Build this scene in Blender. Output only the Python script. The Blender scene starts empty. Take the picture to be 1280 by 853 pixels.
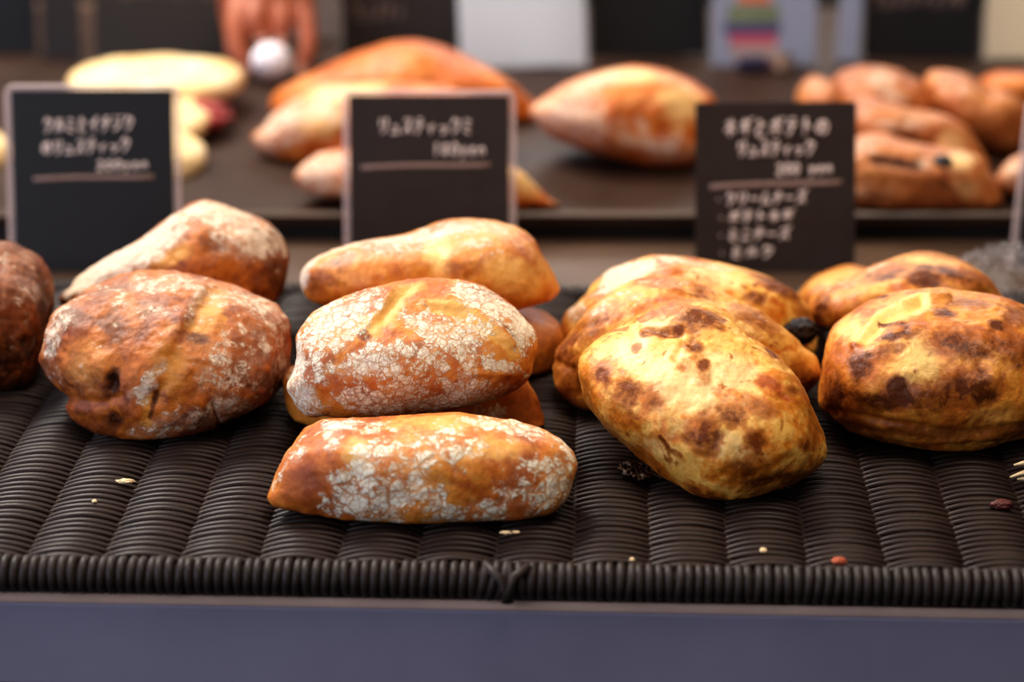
import bpy, math, random
import numpy as np
from mathutils import Vector, Matrix, Euler

scene = bpy.context.scene
COL = scene.collection
PI = math.pi

# ------------------------------------------------------------------ helpers
def link(o, parent=None):
    COL.objects.link(o)
    if parent is not None:
        o.parent = parent
    return o

def tag(o, label=None, cat=None, group=None, kind=None):
    if label: o['label'] = label
    if cat: o['category'] = cat
    if group: o['group'] = group
    if kind: o['kind'] = kind
    return o

def empty(name, loc, label, cat, group=None, rot=(0, 0, 0)):
    o = bpy.data.objects.new(name, None)
    o.location = loc; o.rotation_euler = rot; o.empty_display_size = 0.02
    link(o)
    return tag(o, label, cat, group)

def mesh_obj(name, verts, faces, mat, parent=None, smooth=True, loc=None):
    me = bpy.data.meshes.new(name)
    me.from_pydata([tuple(v) for v in verts], [], [tuple(f) for f in faces])
    me.update()
    if smooth:
        me.polygons.foreach_set('use_smooth', [True] * len(me.polygons))
    o = bpy.data.objects.new(name, me)
    if mat: me.materials.append(mat)
    link(o, parent)
    if loc is not None: o.location = loc
    return o

class MB:
    """collects shapes into one mesh"""
    def __init__(s): s.v = []; s.f = []
    def add(s, vs, fs):
        n = len(s.v); s.v += [tuple(v) for v in vs]; s.f += [tuple(i + n for i in f) for f in fs]
    def box(s, c, d, M=None, bev=0.0):
        x, y, z = d[0] / 2, d[1] / 2, d[2] / 2
        b = min(bev, x * .9, y * .9, z * .9)
        if b <= 0:
            vs = [(-x,-y,-z),(x,-y,-z),(x,y,-z),(-x,y,-z),(-x,-y,z),(x,-y,z),(x,y,z),(-x,y,z)]
            fs = [(0,3,2,1),(4,5,6,7),(0,1,5,4),(1,2,6,5),(2,3,7,6),(3,0,4,7)]
        else:
            vs = []; fs = []
            rings = [(-z, b), (-z + b, 0), (z - b, 0), (z, b)]
            for zz, ins in rings:
                X, Y = x - ins, y - ins
                q = b * .7
                vs += [(-X+q,-Y,zz),(X-q,-Y,zz),(X,-Y+q,zz),(X,Y-q,zz),(X-q,Y,zz),(-X+q,Y,zz),(-X,Y-q,zz),(-X,-Y+q,zz)]
            for r in range(3):
                for k in range(8):
                    a = r * 8 + k; c2 = r * 8 + (k + 1) % 8
                    fs.append((a, c2, c2 + 8, a + 8))
            fs.append(tuple(range(7, -1, -1))); fs.append(tuple(range(24, 32)))
        out = []
        for v in vs:
            p = Vector(v)
            if M: p = M @ p
            out.append((p.x + c[0], p.y + c[1], p.z + c[2]))
        s.add(out, fs)
    def tube(s, pts, r, seg=8, closed=False, cap=True):
        P = np.array(pts, float); n = len(P)
        R = np.full(n, r) if np.isscalar(r) else np.array(r, float)
        T = np.zeros_like(P)
        if closed:
            T = np.roll(P, -1, 0) - np.roll(P, 1, 0)
        else:
            T[1:-1] = P[2:] - P[:-2]; T[0] = P[1] - P[0]; T[-1] = P[-1] - P[-2]
        T /= np.linalg.norm(T, axis=1)[:, None] + 1e-12
        up = np.array([0, 0, 1.0])
        if abs(T[0][2]) > .9: up = np.array([0, 1.0, 0])
        vs = []
        N = np.cross(up, T[0]); N /= np.linalg.norm(N)
        for i in range(n):
            N = N - T[i] * N.dot(T[i]); N /= np.linalg.norm(N) + 1e-12
            B = np.cross(T[i], N)
            for k in range(seg):
                a = 2 * PI * k / seg
                vs.append(P[i] + R[i] * (math.cos(a) * N + math.sin(a) * B))
        fs = []
        for i in range(n if closed else n - 1):
            j = (i + 1) % n
            for k in range(seg):
                l = (k + 1) % seg
                fs.append((i * seg + k, i * seg + l, j * seg + l, j * seg + k))
        if cap and not closed:
            fs.append(tuple(range(seg - 1, -1, -1))); fs.append(tuple(range((n - 1) * seg, n * seg)))
        s.add(vs, fs)
    def build(s, name, mat, parent=None, smooth=False, loc=None):
        return mesh_obj(name, s.v, s.f, mat, parent, smooth, loc)

# ------------------------------------------------------------------ numpy noise
def _hash(ix, iy, iz, seed):
    h = (ix.astype(np.int64) * 374761393 + iy.astype(np.int64) * 668265263 + iz.astype(np.int64) * 2147483647 + seed * 974634777) & 0xffffffff
    h = ((h ^ (h >> 13)) * 1274126177) & 0xffffffff
    h = ((h ^ (h >> 16)) * 2246822519) & 0xffffffff
    return (h ^ (h >> 15)) & 0xffffffff

def noise3(p, seed=0):
    i = np.floor(p).astype(np.int64); f = p - i
    u = f * f * f * (f * (f * 6 - 15) + 10)
    out = 0
    for dx in (0, 1):
        for dy in (0, 1):
            for dz in (0, 1):
                h = _hash(i[:, 0] + dx, i[:, 1] + dy, i[:, 2] + dz, seed)
                gx = (h & 1023) / 511.5 - 1; gy = ((h >> 10) & 1023) / 511.5 - 1; gz = ((h >> 20) & 1023) / 511.5 - 1
                d = gx * (f[:, 0] - dx) + gy * (f[:, 1] - dy) + gz * (f[:, 2] - dz)
                w = (u[:, 0] if dx else 1 - u[:, 0]) * (u[:, 1] if dy else 1 - u[:, 1]) * (u[:, 2] if dz else 1 - u[:, 2])
                out = out + d * w
    return out

def fbm(p, seed=0, octv=3, gain=.5):
    a = 1.0; s = 0
    for k in range(octv):
        s = s + a * noise3(p * (2.03 ** k), seed + k * 17); a *= gain
    return s

def sstep(a, b, x):
    t = np.clip((x - a) / (b - a), 0, 1)
    return t * t * (3 - 2 * t)

# ------------------------------------------------------------------ node helper
class NT:
    def __init__(s, name):
        s.m = bpy.data.materials.new(name); s.m.use_nodes = True
        s.t = s.m.node_tree; s.t.nodes.clear()
        s.out = s.t.nodes.new('ShaderNodeOutputMaterial')
    def n(s, typ, ins=None, **kw):
        nd = s.t.nodes.new('ShaderNode' + typ)
        for k, v in kw.items(): setattr(nd, k, v)
        for k, v in (ins or {}).items(): s.set(nd.inputs[k], v)
        return nd
    def set(s, sock, v):
        if isinstance(v, bpy.types.NodeSocket): s.t.links.new(v, sock)
        elif isinstance(v, bpy.types.Node): s.t.links.new(v.outputs[0], sock)
        else:
            if isinstance(v, (tuple, list)) and sock.type == 'RGBA' and len(v) == 3: v = tuple(v) + (1,)
            sock.default_value = v
    def math(s, op, a, b=None, clamp=False):
        nd = s.n('Math', operation=op, use_clamp=clamp)
        s.set(nd.inputs[0], a)
        if b is not None: s.set(nd.inputs[1], b)
        return nd.outputs[0]
    def mix(s, f, a, b, mode='MIX'):
        nd = s.n('Mix', data_type='RGBA', blend_type=mode)
        s.set(nd.inputs[0], f); s.set(nd.inputs[6], a); s.set(nd.inputs[7], b)
        return nd.outputs[2]
    def step(s, x, a, b, lo=0.0, hi=1.0):
        nd = s.n('MapRange', interpolation_type='SMOOTHSTEP')
        s.set(nd.inputs[0], x); s.set(nd.inputs[1], a); s.set(nd.inputs[2], b); s.set(nd.inputs[3], lo); s.set(nd.inputs[4], hi)
        return nd.outputs[0]
    def noise(s, vec, scale, detail=3, rough=.55, dist=0.0):
        return s.n('TexNoise', {'Vector': vec, 'Scale': scale, 'Detail': detail, 'Roughness': rough, 'Distortion': dist})
    def ramp(s, f, stops):
        nd = s.n('ValToRGB'); s.set(nd.inputs[0], f)
        e = nd.color_ramp.elements
        while len(e) > 1: e.remove(e[-1])
        e[0].position = stops[0][0]; e[0].color = tuple(stops[0][1]) + (1,)
        for p, c in stops[1:]:
            q = e.new(p); q.color = tuple(c) + (1,)
        return nd.outputs[0]
    def finish(s, **kw):
        b = s.n('BsdfPrincipled')
        for k, v in kw.items(): s.set(b.inputs[k.replace('_', ' ')], v)
        s.t.links.new(b.outputs[0], s.out.inputs[0])
        return s.m

def srgb(r, g, b):
    f = lambda c: (c / 255 / 12.92) if c / 255 <= .04045 else ((c / 255 + .055) / 1.055) ** 2.4
    return (f(r), f(g), f(b))

# ------------------------------------------------------------------ materials
def plain(name, col, rough=.6, vary=.12, scale=40, bump=0.0, spec=.5, coat=0.0, alpha=1.0, metal=0.0):
    t = NT(name); tc = t.n('TexCoord').outputs['Object']
    nz = t.noise(tc, scale, 4)
    c2 = tuple(c * (1 - vary) for c in col); c3 = tuple(min(1, c * (1 + vary)) for c in col)
    kw = dict(Base_Color=t.ramp(nz.outputs[0], [(.3, c2), (.7, c3)]), Roughness=t.step(nz.outputs[0], .2, .8, max(0, rough - .06), min(1, rough + .06)),
              Specular_IOR_Level=spec, Coat_Weight=coat, Alpha=alpha, Metallic=metal)
    if bump:
        kw['Normal'] = t.n('Bump', {'Strength': .5, 'Distance': bump, 'Height': nz.outputs[0]}).outputs[0]
    return t.finish(**kw)

def sheet(name, col, through):
    """paper or thin plastic that lets light through from behind"""
    t = NT(name)
    d = t.n('BsdfDiffuse', {0: tuple(col) + (1,)}); tr = t.n('BsdfTranslucent', {0: tuple(col) + (1,)})
    mx = t.n('MixShader', {0: through}); t.set(mx.inputs[1], d.outputs[0]); t.set(mx.inputs[2], tr.outputs[0])
    t.t.links.new(mx.outputs[0], t.out.inputs[0])
    return t.m

def crust(name, base, burn_shade, pale, flour=(.74, .62, .47), fscale=140, fcut=(.30, .55), fbase=0.0, ftop=0.0, fine=320,
          spots=0.0, rough=.55, spec=.35, coat=0.0, film=0.0, fnoise=1.0, bumpd=.0012, sscale=70, cracks=.85):
    t = NT(name)
    tc = t.n('TexCoord').outputs['Object']
    rnd = t.n('ObjectInfo').outputs['Random']
    off = t.n('CombineXYZ', {0: t.math('MULTIPLY', rnd, 7.3), 1: t.math('MULTIPLY', rnd, 3.1), 2: rnd})
    vec = t.n('VectorMath', {0: tc, 1: off.outputs[0]}, operation='ADD').outputs[0]
    aF = t.n('Attribute', attribute_name='flour').outputs['Fac']
    aB = t.n('Attribute', attribute_name='burn_shade').outputs['Fac']
    aP = t.n('Attribute', attribute_name='pale').outputs['Fac']
    big = t.noise(vec, 28, 5, .6, .4).outputs[0]
    mid = t.noise(vec, 110, 5, .65, .3).outputs[0]
    fin = t.noise(vec, 520, 4, .7).outputs[0]
    tone = t.math('ADD', t.math('MULTIPLY', big, .62), t.math('MULTIPLY', mid, .38))
    col = t.ramp(tone, base)
    col = t.mix(t.math('MULTIPLY', aP, t.step(t.math('ADD', aP, mid), .55, 1.1), True), col, pale)
    # blisters and scorched spots
    sp = t.noise(vec, sscale, 3, .55, .6).outputs[0]
    bm = t.math('ADD', aB, t.math('MULTIPLY', t.step(sp, .60, .74), spots))
    bm = t.math('MULTIPLY', bm, t.step(t.noise(vec, 230, 5, .75).outputs[0], .25, .62, .35, 1.25), True)
    halo = t.mix(.5, burn_shade, base[1][1])
    col = t.mix(t.math('MULTIPLY', t.step(bm, .03, .42), .85), col, halo)
    col = t.mix(t.step(bm, .32, 1.0, 0.0, .88), col, t.ramp(fin, [(.3, tuple(c * .5 for c in burn_shade)), (.7, burn_shade)]))
    col = t.mix(t.step(fin, .35, .75, 0, .30), col, t.mix(.5, col, (.02, .008, .003)), 'MIX')
    # flour that dried, cracked and flaked into islands
    wv = t.n('VectorMath', {0: vec, 1: t.n('VectorMath', {0: t.noise(vec, 160, 5, .7).outputs[1], 'Scale': .007}, operation='SCALE').outputs[0]}, operation='ADD').outputs[0]
    v1 = t.n('TexVoronoi', {'Vector': wv, 'Scale': fscale}, feature='DISTANCE_TO_EDGE').outputs['Distance']
    v2 = t.n('TexVoronoi', {'Vector': wv, 'Scale': fscale * 2.3}, feature='DISTANCE_TO_EDGE').outputs['Distance']
    cell = t.n('TexVoronoi', {'Vector': wv, 'Scale': fscale}, feature='F1').outputs['Color']
    cv = t.n('SeparateColor', {0: cell}).outputs[0]
    nz = t.n('SeparateXYZ', {0: t.n('NewGeometry').outputs['Normal']}).outputs[2]
    amt = t.math('ADD', t.math('ADD', aF, fbase), t.math('MULTIPLY', t.step(nz, .2, .95), ftop))
    nf = t.noise(vec, fine, 4, .75).outputs[0]
    body = t.math('ADD', t.math('MULTIPLY', t.math('SUBTRACT', nf, .5), 1.7 * fnoise), t.math('MULTIPLY', t.math('SUBTRACT', mid, .5), 2.2 * fnoise))
    body = t.math('ADD', body, t.math('MULTIPLY', t.math('SUBTRACT', cv, .5), .55 * fnoise))
    wide = t.step(t.noise(vec, 90, 3).outputs[0], .3, .7, .55, 1.6)
    e1 = t.math('SUBTRACT', 1.0, t.step(t.math('DIVIDE', v1, wide), .012, .085))
    e2 = t.math('SUBTRACT', 1.0, t.step(t.math('DIVIDE', v2, wide), .015, .13))
    dense = t.step(amt, .8, 1.3, 1.0, .45)
    crack = t.math('MULTIPLY', t.math('MAXIMUM', e1, t.math('MULTIPLY', e2, .6)), dense)
    fm = t.math('ADD', amt, t.math('MULTIPLY', body, t.step(amt, 0.0, .3)))
    fm = t.math('SUBTRACT', fm, t.math('MULTIPLY', e2, .10))
    fm = t.math('MULTIPLY', t.step(fm, fcut[0] + .08, fcut[1] + .08), t.math('SUBTRACT', 1.0, t.math('MULTIPLY', crack, cracks)))
    fm = t.math('MULTIPLY', fm, .97)
    fm = t.math('MAXIMUM', fm, t.math('MULTIPLY', t.step(amt, .0, .8), t.math('MULTIPLY', t.step(nf, .25, .75, .25, 1.0), film)))
    fcol = t.mix(t.step(nf, .3, .75), tuple(c * .80 for c in flour), flour)
    col = t.mix(fm, col, fcol)
    h = t.math('ADD', t.math('MULTIPLY', fm, .5), t.math('MULTIPLY', mid, .9))
    h = t.math('ADD', h, t.math('MULTIPLY', fin, .35))
    bmp = t.n('Bump', {'Strength': .75, 'Distance': bumpd, 'Height': h}).outputs[0]
    ro = t.math('ADD', t.math('MULTIPLY', fm, .9 - rough), t.step(fin, .2, .8, rough - .1, rough + .12))
    return t.finish(Base_Color=col, Roughness=ro, Specular_IOR_Level=t.math('MULTIPLY', t.math('SUBTRACT', 1.0, t.math('MAXIMUM', fm, t.math('MULTIPLY', bm, .6))), spec), Coat_Weight=coat,
                    Coat_Roughness=.28, Normal=bmp, Subsurface_Weight=.06, Subsurface_Radius=(.008, .003, .001), Subsurface_Scale=.5)

# ------------------------------------------------------------------ loaves
def cube_sphere(n):
    a = np.tan(np.linspace(-1, 1, n + 1) * PI / 4)
    V = {}; verts = []; faces = []
    def vid(p):
        k = tuple(int(round(c * 1e5)) for c in p)
        if k not in V:
            V[k] = len(verts); verts.append(p)
        return V[k]
    for ax in range(3):
        for s in (-1, 1):
            idx = [[0] * (n + 1) for _ in range(n + 1)]
            for i in range(n + 1):
                for j in range(n + 1):
                    p = [0, 0, 0]; p[ax] = s; p[(ax + 1) % 3] = a[i]; p[(ax + 2) % 3] = a[j]
                    idx[i][j] = vid(p)
            for i in range(n):
                for j in range(n):
                    q = (idx[i][j], idx[i + 1][j], idx[i + 1][j + 1], idx[i][j + 1])
                    faces.append(q if s > 0 else q[::-1])
    v = np.array(verts, float)
    return v / np.linalg.norm(v, axis=1)[:, None], np.array(faces, np.int32)

_CS = {}
def ray_profile(poly, ang):
    """radius of a star-shaped outline about its centre at the given angles"""
    p = np.array(poly, float); n = len(p)
    out = []
    for i in range(n):                                   # closed Catmull-Rom
        p0, p1, p2, p3 = p[i - 1], p[i], p[(i + 1) % n], p[(i + 2) % n]
        for t in np.linspace(0, 1, 12, endpoint=False):
            out.append(.5 * (2 * p1 + (p2 - p0) * t + (2 * p0 - 5 * p1 + 4 * p2 - p3) * t * t + (3 * p1 - p0 - 3 * p2 + p3) * t ** 3))
    q = np.array(out); a = np.arctan2(q[:, 1], q[:, 0]); r = np.hypot(q[:, 0], q[:, 1])
    o = np.argsort(a); a = a[o]; r = r[o]
    return np.interp(ang, np.concatenate([a - 2 * PI, a, a + 2 * PI]), np.tile(r, 3))

def loaf_mesh(name, d, n):
    """a loaf: pillow-shaped body, lumps, then its outline pulled to the measured profile (cm, seen from the front)"""
    if n not in _CS: _CS[n] = cube_sphere(n)
    dirs, faces = _CS[n]
    a, b, c = d['half']; pw = d.get('pw', 2.5)
    rx, ry, rz = d.get('rot', (0, 0, 0))
    R = np.array(Euler((math.radians(rx), math.radians(ry), math.radians(rz))).to_matrix())
    cz = np.where(dirs[:, 2] < 0, c * .85, c)
    r = (np.abs(dirs[:, 0] / a) ** pw + np.abs(dirs[:, 1] / b) ** pw + np.abs(dirs[:, 2] / cz) ** pw) ** (-1 / pw)
    P = (dirs * r[:, None]) @ R.T
    seed = d.get('seed', 1); la = d.get('lump', .003)
    D = P / np.linalg.norm(P, axis=1)[:, None]
    P = P + D * (la * fbm(P / .036 + seed * 3.1, seed, 2))[:, None]
    ctr = np.array(d['at']); F = np.array(d['front']); F /= np.linalg.norm(F)
    X = np.cross(np.array([0, 0, 1.0]), F); X /= np.linalg.norm(X)
    U = np.cross(F, X)
    prof = np.array(d['outline']) / 100.0
    NB = 240; cen = np.linspace(-PI, PI, NB, endpoint=False) + PI / NB
    T = ray_profile(prof, cen)
    for it in range(4):
        x, u, f = P @ X, P @ U, P @ F
        ang = np.arctan2(u, x); rad = np.hypot(x, u)
        k = np.clip(((ang + PI) / (2 * PI) * NB).astype(int), 0, NB - 1)
        S = np.zeros(NB); np.maximum.at(S, k, rad)
        Ss = np.maximum.reduce([S, np.roll(S, 1) * .98, np.roll(S, -1) * .98])
        ratio = T / np.maximum(Ss, 1e-5)
        if it < 3: ratio = (np.roll(ratio, 1) + ratio * 2 + np.roll(ratio, -1)) / 4
        ker = np.exp(-(np.arange(-30, 31) / 14.0) ** 2); ker /= ker.sum()
        soft = np.convolve(np.tile(ratio, 3), ker, 'same')[NB:2 * NB]
        c3 = np.concatenate([cen - 2 * PI, cen, cen + 2 * PI])
        w = np.clip(rad / np.interp(ang, c3, np.tile(Ss, 3)), 0, 1) ** 5
        sc = np.interp(ang, c3, np.tile(ratio, 3)) * w + np.interp(ang, c3, np.tile(soft, 3)) * (1 - w)
        P = (x * sc)[:, None] * X + (u * sc)[:, None] * U + f[:, None] * F
    # placed marks: flour, scorching, a darkened hole, pale cracks, dents and ridges
    x, u = P @ X * 100, P @ U * 100
    D = P / np.linalg.norm(P, axis=1)[:, None]
    face = sstep(-.25, .2, D @ F)
    nz1 = fbm(P / .012 + 11, seed + 5, 3); nz2 = fbm(P / .005 + 7, seed + 9, 2)
    at = {'flour': np.full(len(P), d.get('flour', 0.0)), 'burn_shade': np.full(len(P), d.get('burn_shade', 0.0)), 'pale': np.full(len(P), d.get('pale', 0.0))}
    disp = .0009 * la / .003 * nz1 + .00035 * nz2 + .0012 * d.get('rough', .6) * (np.abs(fbm(P / .02 + 3, seed + 21, 3)) - .25)
    for m in d.get('marks', []):
        kind, pts, wd, wd2, rot, amp = m
        pts = np.array(pts)
        if len(pts) == 1:
            ca, sa = math.cos(math.radians(rot)), math.sin(math.radians(rot))
            dx, du = x - pts[0, 0], u - pts[0, 1]
            q = np.sqrt(((dx * ca + du * sa) / wd) ** 2 + ((-dx * sa + du * ca) / wd2) ** 2)
        else:
            q = np.full(len(P), 1e9)
            for i in range(len(pts) - 1):
                e = pts[i + 1] - pts[i]; L = e @ e
                t = np.clip(((x - pts[i, 0]) * e[0] + (u - pts[i, 1]) * e[1]) / L, 0, 1)
                q = np.minimum(q, np.hypot(x - pts[i, 0] - t * e[0], u - pts[i, 1] - t * e[1]))
            q = q / wd
        if kind == 'bump':
            disp = disp + amp * .001 * np.exp(-q * q * 1.2) * face
        else:
            w = sstep(1.55, .15, q + .60 * nz1 + .35 * nz2) * face * amp
            at[kind] = at[kind] + w
    P = P + D * disp[:, None]
    # it sits on what is below it
    zf = d.get('floor')
    if zf is not None:
        z = P[:, 2] + ctr[2]; s = .004
        low = z < zf + s
        t = np.clip((zf + s - z) / s, 0, None)
        P[:, 2] = np.where(low, zf + s * np.exp(-t * .9) - ctr[2], P[:, 2])
        lowz = (zf + .0) - ctr[2]
        P[:, 2] = np.maximum(P[:, 2], lowz)
    me = bpy.data.meshes.new(name)
    nv, nf = len(P), len(faces)
    me.vertices.add(nv); me.vertices.foreach_set('co', P.astype(np.float32).ravel())
    me.loops.add(nf * 4); me.loops.foreach_set('vertex_index', faces.ravel())
    me.polygons.add(nf); me.polygons.foreach_set('loop_start', np.arange(0, nf * 4, 4, dtype=np.int32))
    me.polygons.foreach_set('loop_total', np.full(nf, 4, np.int32))
    me.polygons.foreach_set('use_smooth', np.ones(nf, bool))
    for k2, v in at.items():
        A = me.attributes.new(k2, 'FLOAT', 'POINT'); A.data.foreach_set('value', v.astype(np.float32))
    me.update(calc_edges=True); me.validate()
    return me

C = lambda *h: [(p, srgb(*c)) for p, c in h]
MAT = {}
MAT['rye'] = crust('rye_crust', C((.34, (88, 40, 16)), (.45, (148, 74, 26)), (.54, (194, 108, 34)), (.66, (142, 74, 32))), srgb(52, 26, 16), srgb(214, 146, 58),
                   flour=srgb(236, 212, 186), fscale=170, fbase=-.03, ftop=.22, fcut=(.16, .62), film=.48, spots=.3, rough=.5, spec=.35, coat=.04, cracks=.6)
MAT['floured'] = crust('floured_crust', C((.34, (148, 70, 22)), (.45, (194, 104, 34)), (.55, (222, 144, 56)), (.66, (186, 100, 38))), srgb(96, 44, 22), srgb(230, 172, 88),
                   flour=srgb(252, 238, 212), fscale=125, fcut=(.08, .42), fbase=.0, ftop=.10, film=.15, spots=.1, rough=.5, spec=.35, coat=.05)
MAT['floured_fine'] = crust('finely_floured_crust', C((.34, (148, 70, 22)), (.45, (194, 104, 34)), (.55, (222, 144, 56)), (.66, (186, 100, 38))), srgb(96, 44, 22), srgb(230, 172, 88),
                   flour=srgb(252, 238, 212), fscale=185, fcut=(.08, .42), fbase=.0, ftop=.10, film=.15, spots=.1, rough=.5, spec=.35, coat=.05)
MAT['smooth'] = crust('golden_crust', C((.34, (164, 78, 22)), (.45, (206, 120, 38)), (.55, (226, 150, 58)), (.66, (192, 106, 38))), srgb(104, 48, 28), srgb(238, 186, 104),
                   flour=srgb(240, 224, 202), fscale=200, fcut=(.2, .7), fnoise=.7, ftop=.2, fbase=.05, film=.35, spots=.1, rough=.45, spec=.4, coat=.1)
MAT['cheese'] = crust('cheese_crust', C((.38, (176, 84, 18)), (.45, (216, 130, 36)), (.52, (240, 184, 92)), (.58, (236, 172, 74)), (.66, (196, 106, 26))), srgb(122, 54, 16), srgb(246, 214, 146),
                   flour=srgb(246, 228, 200), fscale=200, fcut=(.3, .8), fbase=-.1, film=.15, spots=.7, rough=.45, spec=.4, coat=.05, sscale=75)
MAT['blistered'] = crust('blistered_crust', C((.34, (146, 66, 16)), (.45, (188, 104, 30)), (.54, (220, 146, 54)), (.66, (160, 80, 24))), srgb(92, 40, 16), srgb(240, 196, 110),
                   flour=srgb(240, 218, 188), fscale=200, fcut=(.3, .8), fbase=-.1, film=.15, spots=.85, rough=.42, spec=.45, coat=.10, sscale=60)
MAT['orange'] = crust('orange_crust', C((.36, (164, 74, 20)), (.48, (204, 104, 32)), (.6, (222, 134, 56))), srgb(110, 46, 18), srgb(248, 200, 130),
                   flour=srgb(240, 206, 180), fscale=120, fcut=(.05, .65), fnoise=.6, ftop=.05, film=.5, spots=.15, rough=.45, spec=.4, coat=.1)
MAT['filled'] = crust('filled_bread_crust', C((.36, (146, 74, 32)), (.48, (184, 106, 52)), (.6, (206, 132, 74))), srgb(60, 30, 22), srgb(236, 190, 130),
                   flour=srgb(226, 190, 162), fscale=120, fcut=(.08, .65), fnoise=.8, ftop=.05, film=.4, spots=.3, rough=.45, spec=.4, coat=.1)
MAT['flat'] = crust('flat_bread_crust', C((.36, (226, 178, 110)), (.48, (244, 208, 148)), (.6, (248, 222, 178))), srgb(160, 96, 40), srgb(250, 232, 188),
                   flour=srgb(250, 240, 214), fscale=120, fcut=(.2, .7), fnoise=.6, ftop=.2, film=.3, spots=.2, rough=.6, spec=.3)
MAT['raisin'] = plain('dark_raisin', srgb(30, 20, 20), .4, .4, 400, .001)
MAT['crisp'] = plain('scorched_cheese_crisp', srgb(62, 36, 18), .35, .5, 300, .001, coat=.2)
MAT['ham'] = plain('ham_filling', srgb(150, 44, 40), .5, .3, 150)

def loaf(name, kind, label, cat, group, d, n):
    me = loaf_mesh(name, d, n)
    o = bpy.data.objects.new(name, me); o.location = d['at']
    me.materials.append(MAT[kind]); link(o)
    return tag(o, label, cat, group)

def wrinkled_blob(name, mat, at, r, parent=None, seed=1, amp=.25):
    dirs, faces = _CS.setdefault(14, cube_sphere(14))
    q = dirs * np.array(r)
    q = q * (1 + amp * fbm(dirs * 2.2 + seed, seed, 3))[:, None]
    return mesh_obj(name, q, faces.tolist(), mat, parent, True, at)

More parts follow.
